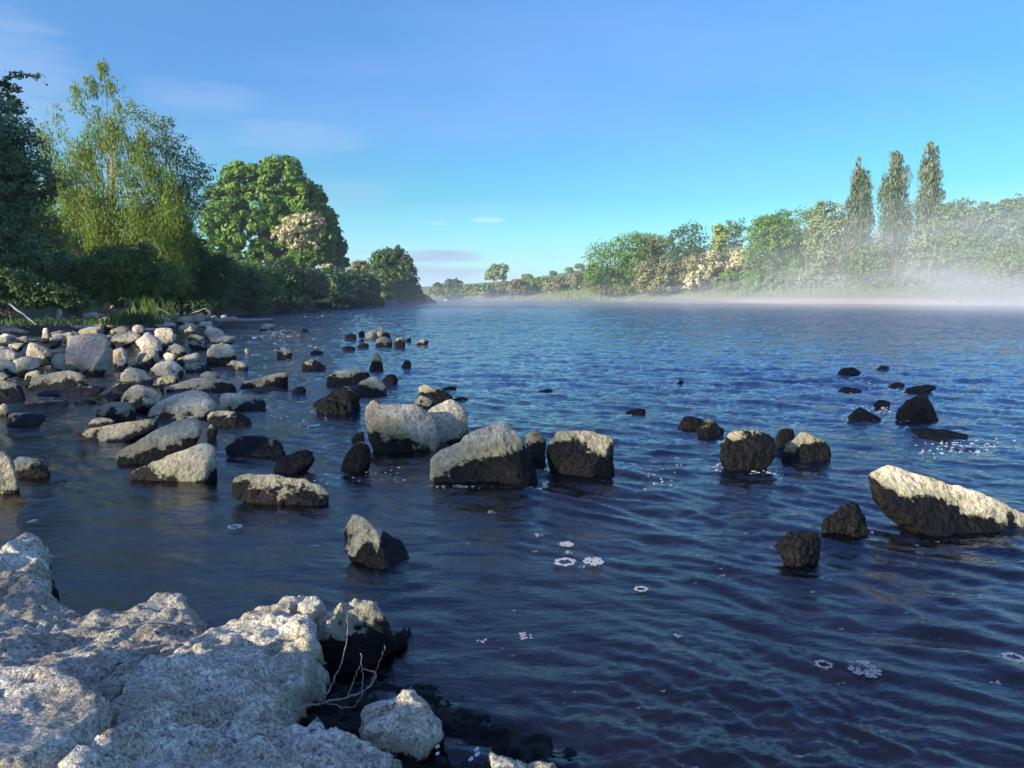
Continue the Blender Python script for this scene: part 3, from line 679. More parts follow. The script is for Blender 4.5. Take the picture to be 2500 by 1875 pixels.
# --- stones in the fast water on the right
W4 = 'stones in the fast water on the right'
for lab, pts, wt, kw in (
    ('low dark stone left of the small yellow-topped one', [(113,545),(150,490),(212,478),(292,500),(262,552),(180,562)], 'all', {}),
    ('small stone with a yellow peak and black sides', [(218,565),(290,498),(335,483),(372,520),(432,562),(402,595),(302,605)], (545,540), {}),
    ('brown and cream boulder with a long dark right flank', [(383,660),(430,578),(512,548),(622,558),(692,600),(762,680),(720,750),(602,822),(480,795),(388,750)], (680,520), dict(sub=5)),
    ('blue-black stone hidden behind the moss-capped one', [(706,640),(720,580),(760,545),(832,553),(850,620),(780,690)], 'all', {}),
    ('black stone with a mossy yellow-green cap', [(757,700),(780,620),(830,560),(942,588),(1012,620),(1064,680),(1067,755),(902,765),(770,740)], (670,640), dict(sub=5)),
    ('dark stone with white water breaking on its front, farthest to the back', [(1083,240),(1090,210),(1120,188),(1182,183),(1242,215),(1182,245),(1100,255)], 'all', {}),
    ('very low dark stone right of the one with breaking white water', [(1298,200),(1350,168),(1412,185),(1382,208)], 'all', {}),
    ('small dark hump left of the long dark ridge', [(1388,305),(1440,266),(1502,290),(1482,318),(1410,316)], 'all', {}),
    ('long dark ridge behind the dark pyramid', [(1478,345),(1500,292),(1600,290),(1690,270),(1732,290),(1702,318),(1560,350)], 'all', dict(T=.35)),
    ('dark pyramid-shaped boulder among the rapids', [(1420,440),(1520,340),(1562,310),(1602,318),(1662,380),(1690,440),(1750,485),(1642,520),(1550,515),(1470,480)], (300,300), dict(sub=5)),
    ('low dark boulder in the foam left of the dark pyramid', [(1148,490),(1180,430),(1222,416),(1282,450),(1382,495),(1302,520),(1200,520)], 'all', {}),
    ('small dark stone between the low boulder and the dark pyramid', [(1298,410),(1340,376),(1402,390),(1422,412),(1350,435)], 'all', {}),
    ('ragged dark stone just left of and behind the small hump in the rapids', [(1073,345),(1090,315),(1120,303),(1202,308),(1252,330),(1150,350)], 'all', {}),
    ('tiny brown stone alone at the far left of the rapids', [(116,288),(140,253),(172,265),(167,295)], 'all', {}),
    ('long sunken rock under a glassy swell, right of the dark pyramid', [(1500,560),(1600,548),(1750,560),(1880,590),(1900,625),(1700,632)], 'all', dict(T=.4)),
    ('large pale sloping boulder with a black wet foot at the right frame edge', [(1218,900),(1240,830),(1330,728),(1500,738),(1702,798),(1902,888),(2032,958),(2150,1010),(2330,1070),(2330,1170),(2000,1215),(1700,1200),(1450,1130),(1300,1010),(1230,950)], [(1218,700),(1320,760),(1350,870),(1450,960),(1560,1015),(1700,1060),(2040,1075),(2330,1085)], dict(sub=6, T=.42, p=26)),
    ('rough black stone nearest the large pale sloping boulder', [(978,1100),(1060,1018),(1162,988),(1232,1018),(1272,1090),(1294,1175),(1252,1225),(1140,1222),(1030,1180)], 'all', dict(sub=5, amp=.08, pit=.1)),
    ('rough black stone closer to the viewer with a pointed foot', [(698,1260),(705,1215),(772,1168),(872,1148),(972,1168),(994,1240),(975,1385),(920,1395),(850,1365),(740,1325)], 'all', dict(sub=5, amp=.08, pit=.1))):
    rock(lab, 'K', pts, wet=wt, group=W4, **kw)
rock('flat dark stone barely breaking the surface, mid-river', 'F', [(1348,890),(1370,878),(1395,882),(1400,892),(1370,896)], wet='all', group=W4)
rock('thin dark stone in mid-river, level with the small yellow-topped stone', 'F', [(1160,845),(1178,838),(1196,841),(1190,850)], wet='all', group=W4)

# --- small rubble filling the heap and the shaded shore behind it
rub = []
rr = np.random.RandomState(11)
for k in range(7):
    U, F = ico(3); pl = rr.normal(size=(9, 3)); pl /= np.linalg.norm(pl, axis=1)[:, None]
    acc = sum((np.maximum(U @ p_, 0) / rr.uniform(.55, .95)) ** 26 for p_ in pl) + 1e-9
    r = np.minimum(acc ** (-1 / 26), 1.25)
    V = U * r[:, None] * np.array([1, .8, .42]) * .16
    V += (V / .16) * (.012 * fbm(V * 14 + k * 9, 3))[:, None]
    me = mesh_np('rubble_stone', V, F); attr(me, 'dry', V[:, 2] + .12); me.materials.append(M_GREY); rub.append(me)
cnt = 0
while cnt < 210:
    yy = rr.uniform(8, 34); sx_ = np.interp(yy, SHORE[6:13, 1], SHORE[6:13, 0])
    xx = sx_ + rr.uniform(-4.5, .8)
    gz1 = float(ground_z(np.array([[xx, yy]]))[0])
    if gz1 > .5: continue
    o = bpy.data.objects.new('rubble_stone', rub[cnt % 7]); C.objects.link(o)
    s_ = rr.uniform(.35, 1.5); o.location = (xx, yy, max(gz1, -.04) + .03 * s_); o.scale = (s_ * rr.uniform(.8, 1.3), s_, s_ * rr.uniform(.8, 1.2))
    o.rotation_euler = (rr.uniform(-.3, .3), rr.uniform(-.3, .3), rr.uniform(0, 6.28))
    tag(o, 'small grey rubble stone filling the gaps between the larger bank boulders', 'stone', 'small rubble between the boulders of the left bank'); cnt += 1

# ---------------------------------------------------------------- the near rock shelf
def shelf(label, pts, name='boulder', bump=1.0, step=.0065, edge=.07, peaks=(), wetfn=None, mtl=None, seed=0, bot=-.25, cracks=(), group=None, parent=None):
    """pts: (px,py,z) outline of the top; heightfield with rounded sides down to the bed, roughened in 3D"""
    W = np.array([P(a, b, c) for a, b, c in pts]); xy0 = W[:, :2]
    lo = xy0.min(0) - .05; hi = xy0.max(0) + .05
    lo = np.maximum(lo, [-1.9, .55]); 
    nx = int((hi[0] - lo[0]) / step) + 2; ny = int((hi[1] - lo[1]) / step) + 2
    X, Y = np.meshgrid(np.linspace(lo[0], hi[0], nx), np.linspace(lo[1], hi[1], ny)); q = np.stack([X.ravel(), Y.ravel()], 1)
    q3 = np.c_[q, np.zeros(len(q))] + seed * 7.7
    qw = q + .018 * np.stack([fbm(q3 * 7, 3), fbm(q3 * 7 + 31, 3)], 1)
    sd = poly_sdf(qw, xy0) + .012
    w = 0; zz = 0
    # outline heights spread inside
    for i in range(len(W)):
        a, b = W[i], W[(i + 1) % len(W)]
        for f in (0, .33, .66):
            pnt = a + (b - a) * f; d2 = ((q - pnt[:2])**2).sum(1) + .0015; wi = 1 / d2**1.4; w = w + wi; zz = zz + wi * pnt[2]
    zz = zz / w
    for (a, b, c, rad, hh) in peaks:
        pk = P(a, b, c); zz = zz + hh * np.exp(-((q - pk[:2])**2).sum(1) / rad**2)
    for (pa, pb, wd, dp) in cracks:
        A = P(*pa)[:2]; B = P(*pb)[:2]; e = B - A
        tt = np.clip(((q - A) @ e) / (e @ e), 0, 1); dd = np.linalg.norm(qw + .01 * fbm(q3 * 20, 2)[:, None] - (A + tt[:, None] * e), axis=1)
        zz = zz - dp * np.exp(-(dd / wd)**2)
    s1 = np.clip(sd / edge, 0, 1)
    prof = np.sqrt(np.maximum(1 - (1 - s1)**2, 0))
    h = bot + (zz - bot) * (.0 + 1.0 * (1 - (1 - prof) * .55)) 
    h = np.where(sd < 0, bot + (zz - bot) * .45 * np.clip(1 + sd / .02, 0, 1), h)
    V = np.c_[q, h]
    Z = V.reshape(ny, nx, 3)
    gy, gx = np.gradient(Z[:, :, 2]); nrm = np.dstack([-gx / step, -gy / step, np.ones_like(gx)]).reshape(-1, 3); nrm /= np.linalg.norm(nrm, axis=1)[:, None]
    v = V + seed
    n1 = .016 * fbm(v * 7, 3) + .0075 * (np.abs(fbm(v * 26, 2)) * -1 + .3) + .0042 * (np.abs(fbm(v * 62, 2)) * -1.2 + .3)
    n1 += .030 * (.35 - np.abs(fbm(v * np.array([4.5, 6.5, 9]) + 3, 3))) * (1 if bump > .6 else .4)
    n1 += -.014 * ss(.38, .75, fbm(v * 19 + 5, 2)) + .010 * ss(.1, .5, fbm(v * 13 + 40, 3))
    V = V + nrm * (n1 * bump)[:, None]
    F = grid_faces(ny, nx)
    keep = (sd[F].max(1) > -.03); F = F[keep]
    used = np.unique(F); mp_ = np.full(len(V), -1); mp_[used] = np.arange(len(used)); F = mp_[F]; V = V[used]
    base = np.array([*W[:, :2].mean(0), 0])
    dry = V[:, 2] - .035
    if wetfn is not None: dry = np.minimum(dry, wetfn(V))
    me = mesh_np(name, V - base, F); attr(me, 'dry', dry)
    o = link(name, me, mtl or M_NEAR, loc=base); return tag(o, label, 'boulder', group)
def away(V, segs, rad):
    """distance outside a strip of wet algae along a polyline"""
    d = np.full(len(V), 9.)
    for (a, b) in zip(segs[:-1], segs[1:]):
        A = P(*a); B = P(*b); e = B - A
        tt = np.clip(((V - A) @ e) / (e @ e), 0, 1); d = np.minimum(d, np.linalg.norm(V - (A + tt[:, None] * e), axis=1))
    return (d - rad) * .55
NEAR = 'rough limestone blocks in the foreground'
crev = [(785,1580,.05),(775,1610,.03),(740,1680,.03),(700,1730,.03)]
shelf('small cream rock capping the left end of the foreground shelf', [(-260,1310,.2),(0,1300,.19),(90,1305,.17),(118,1350,.14),(110,1400,.12),(0,1420,.14),(-260,1440,.2)], seed=1, edge=.05, group=NEAR)
shelf('large pitted hump at the left of the foreground, rising to a knob by the water',
      [(-500,1400,.22),(-200,1390,.2),(0,1385,.17),(105,1398,.15),(150,1450,.13),(245,1492,.11),(330,1478,.12),(372,1438,.145),(420,1424,.155),(465,1450,.14),(512,1520,.11),(500,1570,.13),(430,1620,.2),(330,1680,.25),(200,1720,.28),(0,1720,.28),(-500,1800,.3)],
      seed=2, edge=.06, group=NEAR, cracks=[((285,1640,.22),(360,1590,.18),.010,.05),((360,1590,.18),(500,1548,.13),.010,.05),((60,1500,.15),(200,1560,.17),.008,.03)])
shelf('broad pinkish pitted slab in the middle of the foreground, sloping to the dark crevice',
      [(505,1540,.12),(560,1520,.13),(640,1475,.14),(705,1448,.15),(770,1452,.15),(792,1462,.15),(775,1520,.15),(782,1580,.13),(760,1640,.12),(715,1695,.12),(640,1735,.14),(560,1745,.17),(420,1760,.22),(250,1740,.27),(280,1660,.26),(400,1600,.2)],
      seed=3, edge=.035, group=NEAR, cracks=[((720,1460,.15),(705,1530,.14),.007,.03),((420,1700,.22),(560,1660,.17),.007,.025)], wetfn=lambda V: away(V, crev, .05))
shelf('cracked-off pale block with a black wet face at the tip of the foreground slab',
      [(796,1490,.17),(812,1460,.175),(860,1443,.175),(925,1442,.17),(962,1480,.14),(1002,1508,.05),(985,1545,.03),(930,1590,.03),(860,1600,.05),(800,1580,.08),(782,1530,.14)],
      seed=4, edge=.035, bump=.8, group=NEAR, wetfn=lambda V: np.minimum((V[:, 2] - .098) * .9, away(V, [(800,1590,.06),(900,1575,.03),(1010,1520,.03)], .05)))
shelf('smooth grey slab in the bottom left corner of the foreground',
      [(-400,1600,.36),(-50,1600,.34),(150,1610,.33),(285,1690,.31),(270,1750,.3),(180,1810,.32),(100,1860,.34),(-100,1860,.36),(-400,1900,.4)],
      seed=5, bump=.45, edge=.04, group=NEAR)
shelf('wide lumpy rock along the bottom of the foreground, with knobs like cauliflower',
      [(120,1850,.34),(210,1800,.3),(300,1730,.26),(400,1750,.22),(520,1735,.2),(600,1700,.17),(665,1705,.15),(690,1755,.14),(735,1760,.13),(760,1740,.13),(800,1762,.12),(890,1765,.11),(950,1795,.095),(970,1850,.09),(900,1920,.1),(800,1990,.12),(600,2100,.15),(100,2100,.3)],
      seed=6, bump=1.35, edge=.05, group=NEAR, cracks=[((370,1748,.25),(500,1725,.2),.010,.05),((500,1725,.2),(640,1702,.16),.010,.05), ((110,1860,.34),(200,1800,.3),.014,.07),((200,1800,.3),(290,1700,.28),.012,.06),((560,1800,.18),(760,1770,.13),.008,.03)])
shelf('knobbly pinkish rock standing alone right of the dark crevice',
      [(868,1780,.09),(885,1710,.12),(950,1665,.15),(1010,1652,.15),(1045,1690,.12),(1080,1735,.09),(1062,1778,.07),(1000,1800,.07),(920,1800,.08)],
      seed=7, edge=.05, bump=1.1, step=.005, group=NEAR)
shelf('lumpy pale rock cut by the bottom frame edge, right of the black wet mound',
      [(1185,1822,.07),(1230,1828,.08),(1310,1836,.07),(1350,1856,.06),(1395,1900,.05),(1400,2000,.05),(1200,2000,.07)],
      seed=8, edge=.03, bump=1.2, step=.005, group=NEAR)
# the black algae-covered rock between them
shelf('black algae-covered rock mound at the bottom, wet and barely above the water',
      [(640,1640,-.0),(760,1560,.0),(850,1640,-.02),(960,1640,.01),(1080,1670,.0),(1190,1720,-.0),(1330,1770,-.01),(1420,1840,-.01),(1480,2000,-.01),(800,2050,.02),(760,1880,.03),(660,1760,.03)],
      seed=9, edge=.09, bump=1.1, group=None, wetfn=lambda V: np.full(len(V), -.5))
shelf('deep weathered bedrock showing in the joints between the foreground blocks',
      [(-500,1440,.13),(0,1430,.10),(240,1520,.07),(480,1500,.08),(520,1590,.07),(620,1530,.07),(700,1500,.08),(760,1520,.07),(800,1475,.12),(900,1480,.11),(940,1520,.07),(880,1580,.05),(780,1600,.07),(740,1650,.06),(700,1700,.08),(560,1740,.1),(700,1790,.07),(860,1800,.05),(900,1870,.04),(800,1990,.08),(600,2100,.1),(-500,2100,.25)],
      seed=10, edge=.05, bump=1.3, step=.009, group=NEAR, name='bedrock')
# tiny white snail shells on the black mound and in the crevice
shell = None
for (a, b, zz) in ((1068,1823,.035),(1068,1840,.035),(1164,1830,.03),(1165,1842,.03),(1150,1853,.03),(788,1585,.06),(740,1672,.09),(705,1668,.13),(622,1671,.17)):
    if shell is None:
        U, F = ico(2); V = U * np.array([.0052, .0045, .004]); V[:, 2] += .0018 * np.sin(U[:, 0] * 3); shell = mesh_np('snail_shell', V, F); shell.materials.append(M_WHITE)
    o = bpy.data.objects.new('snail_shell', shell); C.objects.link(o); o.location = P(a, b, zz)
    o.scale = [rr.uniform(.8, 1.4)] * 3
    tag(o, 'tiny white snail shell stuck on the dark wet foreground rock', 'shell', 'tiny white shells on the foreground rocks')
# ---------------------------------------------------------------- dry root with twigs in the crevice
root = empty('dry_root', tuple(P(790, 1715, .1)), 'pale dry root with thin upright twigs lying in the dark crevice', 'root')
rb = np.array(root.location)
def wire(pts, r0, r1, wob=.005, n=34, seed=0):
    W = np.array([P(*p_) for p_ in pts]); tt = np.linspace(0, len(W) - 1, n)
    k = np.array([[np.interp(u, range(len(W)), W[:, j]) for j in range(3)] for u in tt])
    for _ in range(2): k[1:-1] = (k[:-2] + 2 * k[1:-1] + k[2:]) / 4
    k += wob * np.stack([noise3(k * 60 + seed), noise3(k * 60 + 9 + seed), noise3(k * 60 + 19 + seed)], 1)
    return tube(k - rb, np.linspace(r0, r1, n) * (1 + .3 * np.sin(np.arange(n) * 2.4) + .25 * np.sin(np.arange(n) * 5.1)), 6)
for nm, pts, a, b in (
    ('main_root', [(720,1735,.12),(760,1720,.11),(810,1712,.10),(860,1700,.10),(900,1680,.105),(918,1655,.11),(915,1640,.12),(885,1632,.13)], .0030, .0020),
    ('twig', [(790,1712,.105),(815,1660,.12),(840,1600,.135),(850,1545,.15),(845,1500,.165)], .0020, .0011),
    ('twig', [(885,1695,.10),(885,1650,.12),(880,1595,.14)], .0015, .0009),
    ('twig', [(845,1705,.10),(862,1665,.12),(878,1625,.14)], .0016, .0009),
    ('twig', [(905,1670,.105),(925,1620,.10),(942,1575,.10)], .0014, .0008),
    ('twig', [(795,1716,.10),(840,1728,.09),(870,1722,.09),(890,1690,.10)], .0018, .0009),
    ('twig', [(780,1715,.11),(792,1680,.125),(794,1655,.13)], .0012, .0007),
    ('twig', [(715,1735,.13),(705,1755,.13),(735,1745,.12)], .0015, .0008)):
    v, f = wire(pts, a, b, seed=len(pts) + a * 1e4); link(nm, mesh_np(nm, v, f), M_ROOT, parent=root)

# ---------------------------------------------------------------- log, driftwood, stakes
def stick(name, label, cat, pts, r0, r1, m, group=None, sides=8, wob=.01):
    W = np.array(pts, float); n = 14
    tt = np.linspace(0, len(W) - 1, n); k = np.array([[np.interp(u, range(len(W)), W[:, j]) for j in range(3)] for u in tt])
    k += wob * np.stack([noise3(k * 5), noise3(k * 5 + 9), noise3(k * 5 + 19)], 1)
    v, f = tube(k, np.linspace(r0, r1, n), sides); c = k[0].copy()
    # closed ends
    V = np.vstack([v, k[:1], k[-1:]]); F = [list(q) for q in f]
    me = bpy.data.meshes.new(name)
    for i in range(sides):
        F.append([len(v), (i + 1) % sides, i]); b = (n - 1) * sides; F.append([len(v) + 1, b + i, b + (i + 1) % sides])
    me.from_pydata([tuple(q) for q in (V - c)], [], F); me.update()
    o = link(name, me, m, loc=c); return tag(o, label, cat, group)
yl = P(600, 797, 0)[1]
stick('log', 'pale grey log floating level in the water beyond the stone heap', 'log', [D(535,784,yl),(D(560,782,yl)),D(600,783,yl),D(668,781,yl+.3)], .10, .06, M_DRIFT)
for lab, a in (('long thin pale dead branch slanting down out of the shade at the far left', [D(26,745,10.5), D(60,768,10.3), D(88,790,10.1)]),
               ('thin pale dead twig arching out of the grass tuft to the right', [D(380,752,17), D(398,757,17), D(414,768,17)]),
               ('thin dark dead branch bent like a roof at the far tip of the heap', [D(470,765,20), D(502,753,20), D(516,768,20)])):
    stick('dead_branch', lab, 'branch', a, .016, .008, M_DRIFT, 'dead branches on the left bank', wob=.03)
stick('reed_stem', 'single thin dark stem standing up from the pool in front of the wide white rock', 'stem', [D(113,925,8.3), D(111,905,8.3), D(110,893,8.3)], .006, .004, M_BARK, wob=0)
stick('stake', 'short white stake standing at the water edge below the far left trees', 'stake', [D(917,741,100), D(917,729,100)], .12, .10, M_WHITE, wob=0)
ST = 'pale stakes on the right bank'
for lab, a, b, c, dd in (('short white stake on the grassy shore below the cream blossom trees', 1688, 712, 722, 128), ('white stake at the back of the sandy shore beside the leaning pale trunk', 1953, 660, 680, 117), ('thin stake at the left on the sandy shore', 1882, 690, 706, 112), ('thin stake at the right on the sandy shore', 1988, 690, 706, 106)):
    p1 = D(a, b, dd); gz1 = D(a, c, dd)[2] - .2
    stick('stake', lab, 'stake', [(p1[0], dd, gz1 - .2), p1], .05, .04, M_DRIFT, ST, wob=0)

# ---------------------------------------------------------------- foam rafts
m, N, out, t = mat('foam')
bs = N('ShaderNodeBsdfPrincipled', {'Base Color': (.46, .48, .50, 1), 'Roughness': .35, 'Alpha': .55})
t.links.new(bs.outputs[0], out.inputs['Surface']); M_FOAM = m
def foam_mesh(seed, n, ring=False):
    rs = np.random.RandomState(seed); parts = []; put = []
    tries = 0
    while len(put) < n and tries < 4000:
        tries += 1
        r = rs.uniform(.05, .17); a = rs.uniform(0, 6.28); d = math.sqrt(rs.uniform(.35 if ring else 0, 1)) * (1 - r)
        x_, y_ = d * math.cos(a), d * math.sin(a)
        if all((x_ - q[0])**2 + (y_ - q[1])**2 > ((r + q[2]) * .88)**2 for q in put): put.append((x_, y_, r))
    for (x_, y_, r) in put:
        th = np.linspace(0, 2 * np.pi, 11)[:-1]; ph = np.linspace(0, 2 * np.pi, 5)[:-1]
        mr = .035 + .17 * r
        T1, P1 = np.meshgrid(th, ph, indexing='ij')
        V = np.stack([x_ + (r + mr * np.cos(P1)) * np.cos(T1), y_ + (r + mr * np.cos(P1)) * np.sin(T1), .02 + mr * .8 * np.sin(P1)], -1).reshape(-1, 3)
        F = [(i * 4 + j, ((i + 1) % 10) * 4 + j, ((i + 1) % 10) * 4 + (j + 1) % 4, i * 4 + (j + 1) % 4) for i in range(10) for j in range(4)]
        parts.append((V, np.array(F)))
    me = mesh_np('foam_raft', *join(parts)); me.materials.append(M_FOAM); return me
FM = [foam_mesh(1, 46), foam_mesh(2, 30, True), foam_mesh(3, 14), foam_mesh(4, 7)]
big_f = [((2110,1632),40,0,'largest foam raft, round and honeycombed, on the dark ripples at the lower right'), ((2012,1622),22,1,'half-moon foam raft just left of the largest one'),
    ((1380,1372),27,1,'oval foam raft with an open centre, left one of the bright pair in mid-water'), ((1450,1370),26,0,'oval foam raft, right one of the bright pair in mid-water'),
    ((1422,1382),10,3,'small ring of bubbles between the bright pair of foam rafts'), ((1384,1328),18,0,'round foam raft above the bright pair'),
    ((1389,1348),11,2,'little foam raft just under the round one above the bright pair'), ((1565,1438),17,1,'foam raft on the ripples right of the bright pair'),
    ((1055,1302),14,1,'foam raft right behind the squat yellow-faced stone'), ((1315,1306),12,2,'foam raft in line with the dark reflection of the biggest boulder, on its right'),
    ((1200,1250),13,2,'bubbles inside the dark reflection of the biggest boulder'), ((1655,1551),11,2,'foam raft on a dark wave left of the half-moon raft'),
    ((2475,1605),26,1,'foam raft near the right frame edge above the waves'), ((2430,1664),14,3,'blurred foam clump below the one at the right frame edge'),
    ((573,1286),17,1,'pale ring of foam in the calm water above the foreground hump'), ((82,1272),13,2,'white foam fleck in the dark pool at the left'),
    ((1178,1562),14,3,'ring of bubbles on the brown shallow water right of the crevice'), ((1283,1552),20,2,'elongated foam streak over the brown shallow water')]
for (p_, r_, k, lab) in big_f:
    o = bpy.data.objects.new('foam_raft', FM[k]); C.objects.link(o); q = P(*p_, .013); s_ = r_ / FOC * q[1] * 1.08
    o.location = q; o.scale = (s_, s_ * 1.0, s_ * .7); o.rotation_euler = (0, 0, rr.uniform(-.3, .3))
    tag(o, lab, 'foam', 'foam rafts drifting on the river')
pts = []
for k in range(74):
    if k < 40: a, b = rr.uniform(1050, 2480), rr.uniform(1290, 1760)
    elif k < 60: a, b = rr.uniform(60, 900), rr.uniform(1080, 1480)
    else: a, b = rr.uniform(550, 800), rr.uniform(800, 900)
    if 640 < a < 1010 and b > 1400: continue
    if a < 620 and b > 1380: continue
    o = bpy.data.objects.new('foam_fleck', FM[3]); C.objects.link(o); q = P(a, b, .006); s_ = rr.uniform(3, 8) / FOC * q[1]
    o.location = q; o.scale = (s_, s_, s_ * .7); tag(o, 'tiny fleck of foam drifting on the water', 'foam', 'tiny foam flecks on the water')
# foam broken by the stones: many small bubbles at their feet, one mass
parts = []
U, F = ico(1)
def froth(cx, cy, wx_, wy_, n):
    for _ in range(n):
        a = cx + rr.normal() * wx_; b = cy + rr.normal() * wy_; q = P(a, b, .004); r_ = abs(rr.normal()) * 1.0 / FOC * q[1] + .0015 * q[1] / 3
        parts.append((U * np.array([r_ * 1.8, r_ * 1.8, r_ * .6]) + q, F))
for a in ((760,1010,60,25,40),(1090,1188,35,2,40),(1230,1188,40,2,25),(2075,925,35,7,60),(2140,1000,40,6,50),(2050,960,30,5,40),(1750,1140,10,4,25),(2160,1020,60,6,60),(2350,1090,60,14,110),(1870,1155,25,4,30),(1680,940,40,6,40),
          (940,1160,40,8,20),(770,1180,20,16,30),(1600,1150,35,14,24),(1615,1190,22,8,18),(690,815,45,7,70),(650,825,40,5,50),(800,775,60,12,70),(730,850,40,12,40),(2120,945,60,10,60)):
    froth(*a)
me = mesh_np('river_froth', *join(parts)); o = link('river_froth', me, M_FOAM)
tag(o, 'white froth and bubbles broken by the stones in the river', 'froth', kind='stuff')
# ---------------------------------------------------------------- trees
def crown_mesh(name, lobes, n, size, seed, flat=.35, clump=.34, nclump=None, upright=False, ret=False, fill=.55, jit=1.0):
    """lobes: (x,y,z,rx,ry,rz[,weight]); leaves scattered round clump centres on the lobes' shells"""
    rs = np.random.RandomState(seed); L = np.array([l[:6] for l in lobes], float); wts = np.array([l[6] if len(l) > 6 else 1. for l in lobes])
    area = (L[:, 3] * L[:, 5] + L[:, 4] * L[:, 5] + L[:, 3] * L[:, 4]) * wts; pr = area / area.sum()
    if nclump is None: nclump = max(60, int(n / 24))
    li = rs.choice(len(L), nclump, p=pr)
    d = rs.normal(size=(nclump, 3)); d /= np.linalg.norm(d, axis=1)[:, None]; d[:, 2] = np.where(d[:, 2] < -.6, -d[:, 2], d[:, 2])
    rad = np.where(rs.rand(nclump) < fill, rs.uniform(.85, 1.02, nclump), rs.uniform(.35, .85, nclump))
    cc = L[li, :3] + d * L[li, 3:6] * rad[:, None]
    cr = clump * np.minimum(L[li, 3], L[li, 5]) * rs.uniform(.55, 1.3, nclump)
    ci = rs.randint(0, nclump, n)
    v = rs.normal(size=(n, 3)); v /= np.linalg.norm(v, axis=1)[:, None]
    rr_ = cr[ci] * rs.uniform(.3, 1.0, n) ** .5
    if upright: v[:, 2] *= 2.3
    p_ = cc[ci] + v * rr_[:, None] * np.array([1, 1, .75])
    nn = v * .7 + d[ci] * .4 + rs.normal(size=(n, 3)) * .45 * jit + np.array([0, 0, .25]); nn /= np.linalg.norm(nn, axis=1)[:, None]
    a = np.cross(nn, rs.normal(size=(n, 3))); a /= np.linalg.norm(a, axis=1)[:, None] + 1e-9; b = np.cross(nn, a)
    s = size * rs.uniform(.6, 1.3, n)[:, None]
    if upright: a = a * .5 + np.array([0, 0, .9]); b = b * .6
    V = np.stack([p_ - a * s, p_ - b * s * flat * 1.6, p_ + a * s, p_ + b * s * flat * 1.6], 1).reshape(-1, 3)
    F = np.arange(n * 4).reshape(n, 4)
    me = mesh_np(name, V, F, smooth=False)
    attr(me, 'tint', rs.rand(n), 'FACE'); attr(me, 'clump', rs.rand(nclump)[ci], 'FACE')
    return (me, cc, cr) if ret else me
def limb_mesh(name, base, top, cc, n, r0, seed, sides=5, wig=.06, forks=None):
    """trunk from base to top and limbs from it up to clump centres cc"""
    rs = np.random.RandomState(seed); base = np.array(base, float); top = np.array(top, float); Hh = np.linalg.norm(top - base)
    k = np.linspace(0, 1, 10)[:, None]; tr = base + (top - base) * k
    tr[:, :2] += wig * Hh * .4 * np.stack([noise3(tr * .35 + seed), noise3(tr * .35 + 50 + seed)], 1) * k
    parts = [tube(tr, r0 * (1.15 - .95 * k[:, 0]), 7)]
    idx = rs.choice(len(cc), min(n, len(cc)), replace=False)
    for i in idx:
        e = cc[i]; f = np.clip((e[2] - base[2]) / Hh * rs.uniform(.25, .75), .05, .9)
        s = tr[int(f * 9)]; j = np.linspace(0, 1, 7)[:, None]
        arc = s + (e - s) * j; arc[:, 2] += np.sin(j[:, 0] * np.pi) * .06 * np.linalg.norm(e - s)
        arc += wig * np.linalg.norm(e - s) * .35 * np.stack([noise3(arc * .9 + i), noise3(arc * .9 + i + 7), noise3(arc * .9 + i + 17)], 1) * np.sin(j * np.pi)
        rr0 = r0 * rs.uniform(.22, .42) * (1 - f * .6)
        parts.append(tube(arc, np.linspace(rr0, rr0 * .18, 7), sides))
    return mesh_np(name, *join(parts))
def tree(label, cat, name, D0, lobes_px, n, size, leafm, trunk=None, seed=0, barkm=None, nl=14, r0=.2, group=None, depth=1.0, lean=0, **kw):
    """lobes_px: (px, py, rx, ry [,weight]) seen at distance D0; trunk=(px of foot, py of top)"""
    lobes = []
    rs = np.random.RandomState(seed + 900)
    for l in lobes_px:
        c = D(l[0], l[1], D0); rx = l[2] / FOC * D0; rz = l[3] / FOC * D0
        dy = rs.uniform(-.45, .45) * depth * min(rx, rz * 1.2) if len(lobes_px) > 1 else 0
        lobes.append((c[0], D0 + dy, c[2], rx, min(rx, 1.2 * rz) * depth, rz) + (l[4] if len(l) > 4 else 1.0,))
    Lz = np.array(lobes)
    if trunk is None: trunk = (lobes_px[0][0], None)
    fx = D(trunk[0], 700, D0)[0]; gz1 = float(ground_z(np.array([[fx, D0]]))[0])
    foot = np.array([fx, D0, gz1 - .15])
    tz = (Lz[:, 2] + Lz[:, 5] * .4).max() if trunk[1] is None else D(0, trunk[1], D0)[2]
    tx = Lz[0, 0] if len(trunk) < 3 else D(trunk[2], 0, D0)[0]
    root = empty(name, tuple(foot), label, cat, group)
    me, cc, cr = crown_mesh('crown', [(l[0] - foot[0], l[1] - foot[1], l[2] - foot[2]) + tuple(l[3:]) for l in lobes], n, size, seed, ret=True, **kw)
    link('crown', me, leafm, parent=root)
    lm = limb_mesh('trunk', (0, 0, 0), (tx - fx, 0, tz - foot[2]), cc, nl, r0, seed)
    link('trunk', lm, barkm or M_BARK, parent=root)
    return root
G_BRIGHT = leaf_material('leaves_bright', (.10, .20, .02, 1), (.20, .33, .04, 1), (.11, .20, .03, 1))
G_DEEP = leaf_material('leaves_deep', (.04, .085, .022, 1), (.09, .165, .035, 1), (.075, .115, .028, 1), trans=.3)
G_OLIVE = leaf_material('leaves_olive', (.13, .20, .03, 1), (.26, .37, .06, 1), (.24, .28, .05, 1), trans=.45)
G_GREY = leaf_material('leaves_greygreen', (.13, .19, .05, 1), (.23, .31, .10, 1), (.24, .26, .14, 1), trans=.25)
G_POPLAR = leaf_material('leaves_poplar', (.05, .09, .035, 1), (.12, .17, .06, 1), (.24, .25, .15, 1), trans=.2)
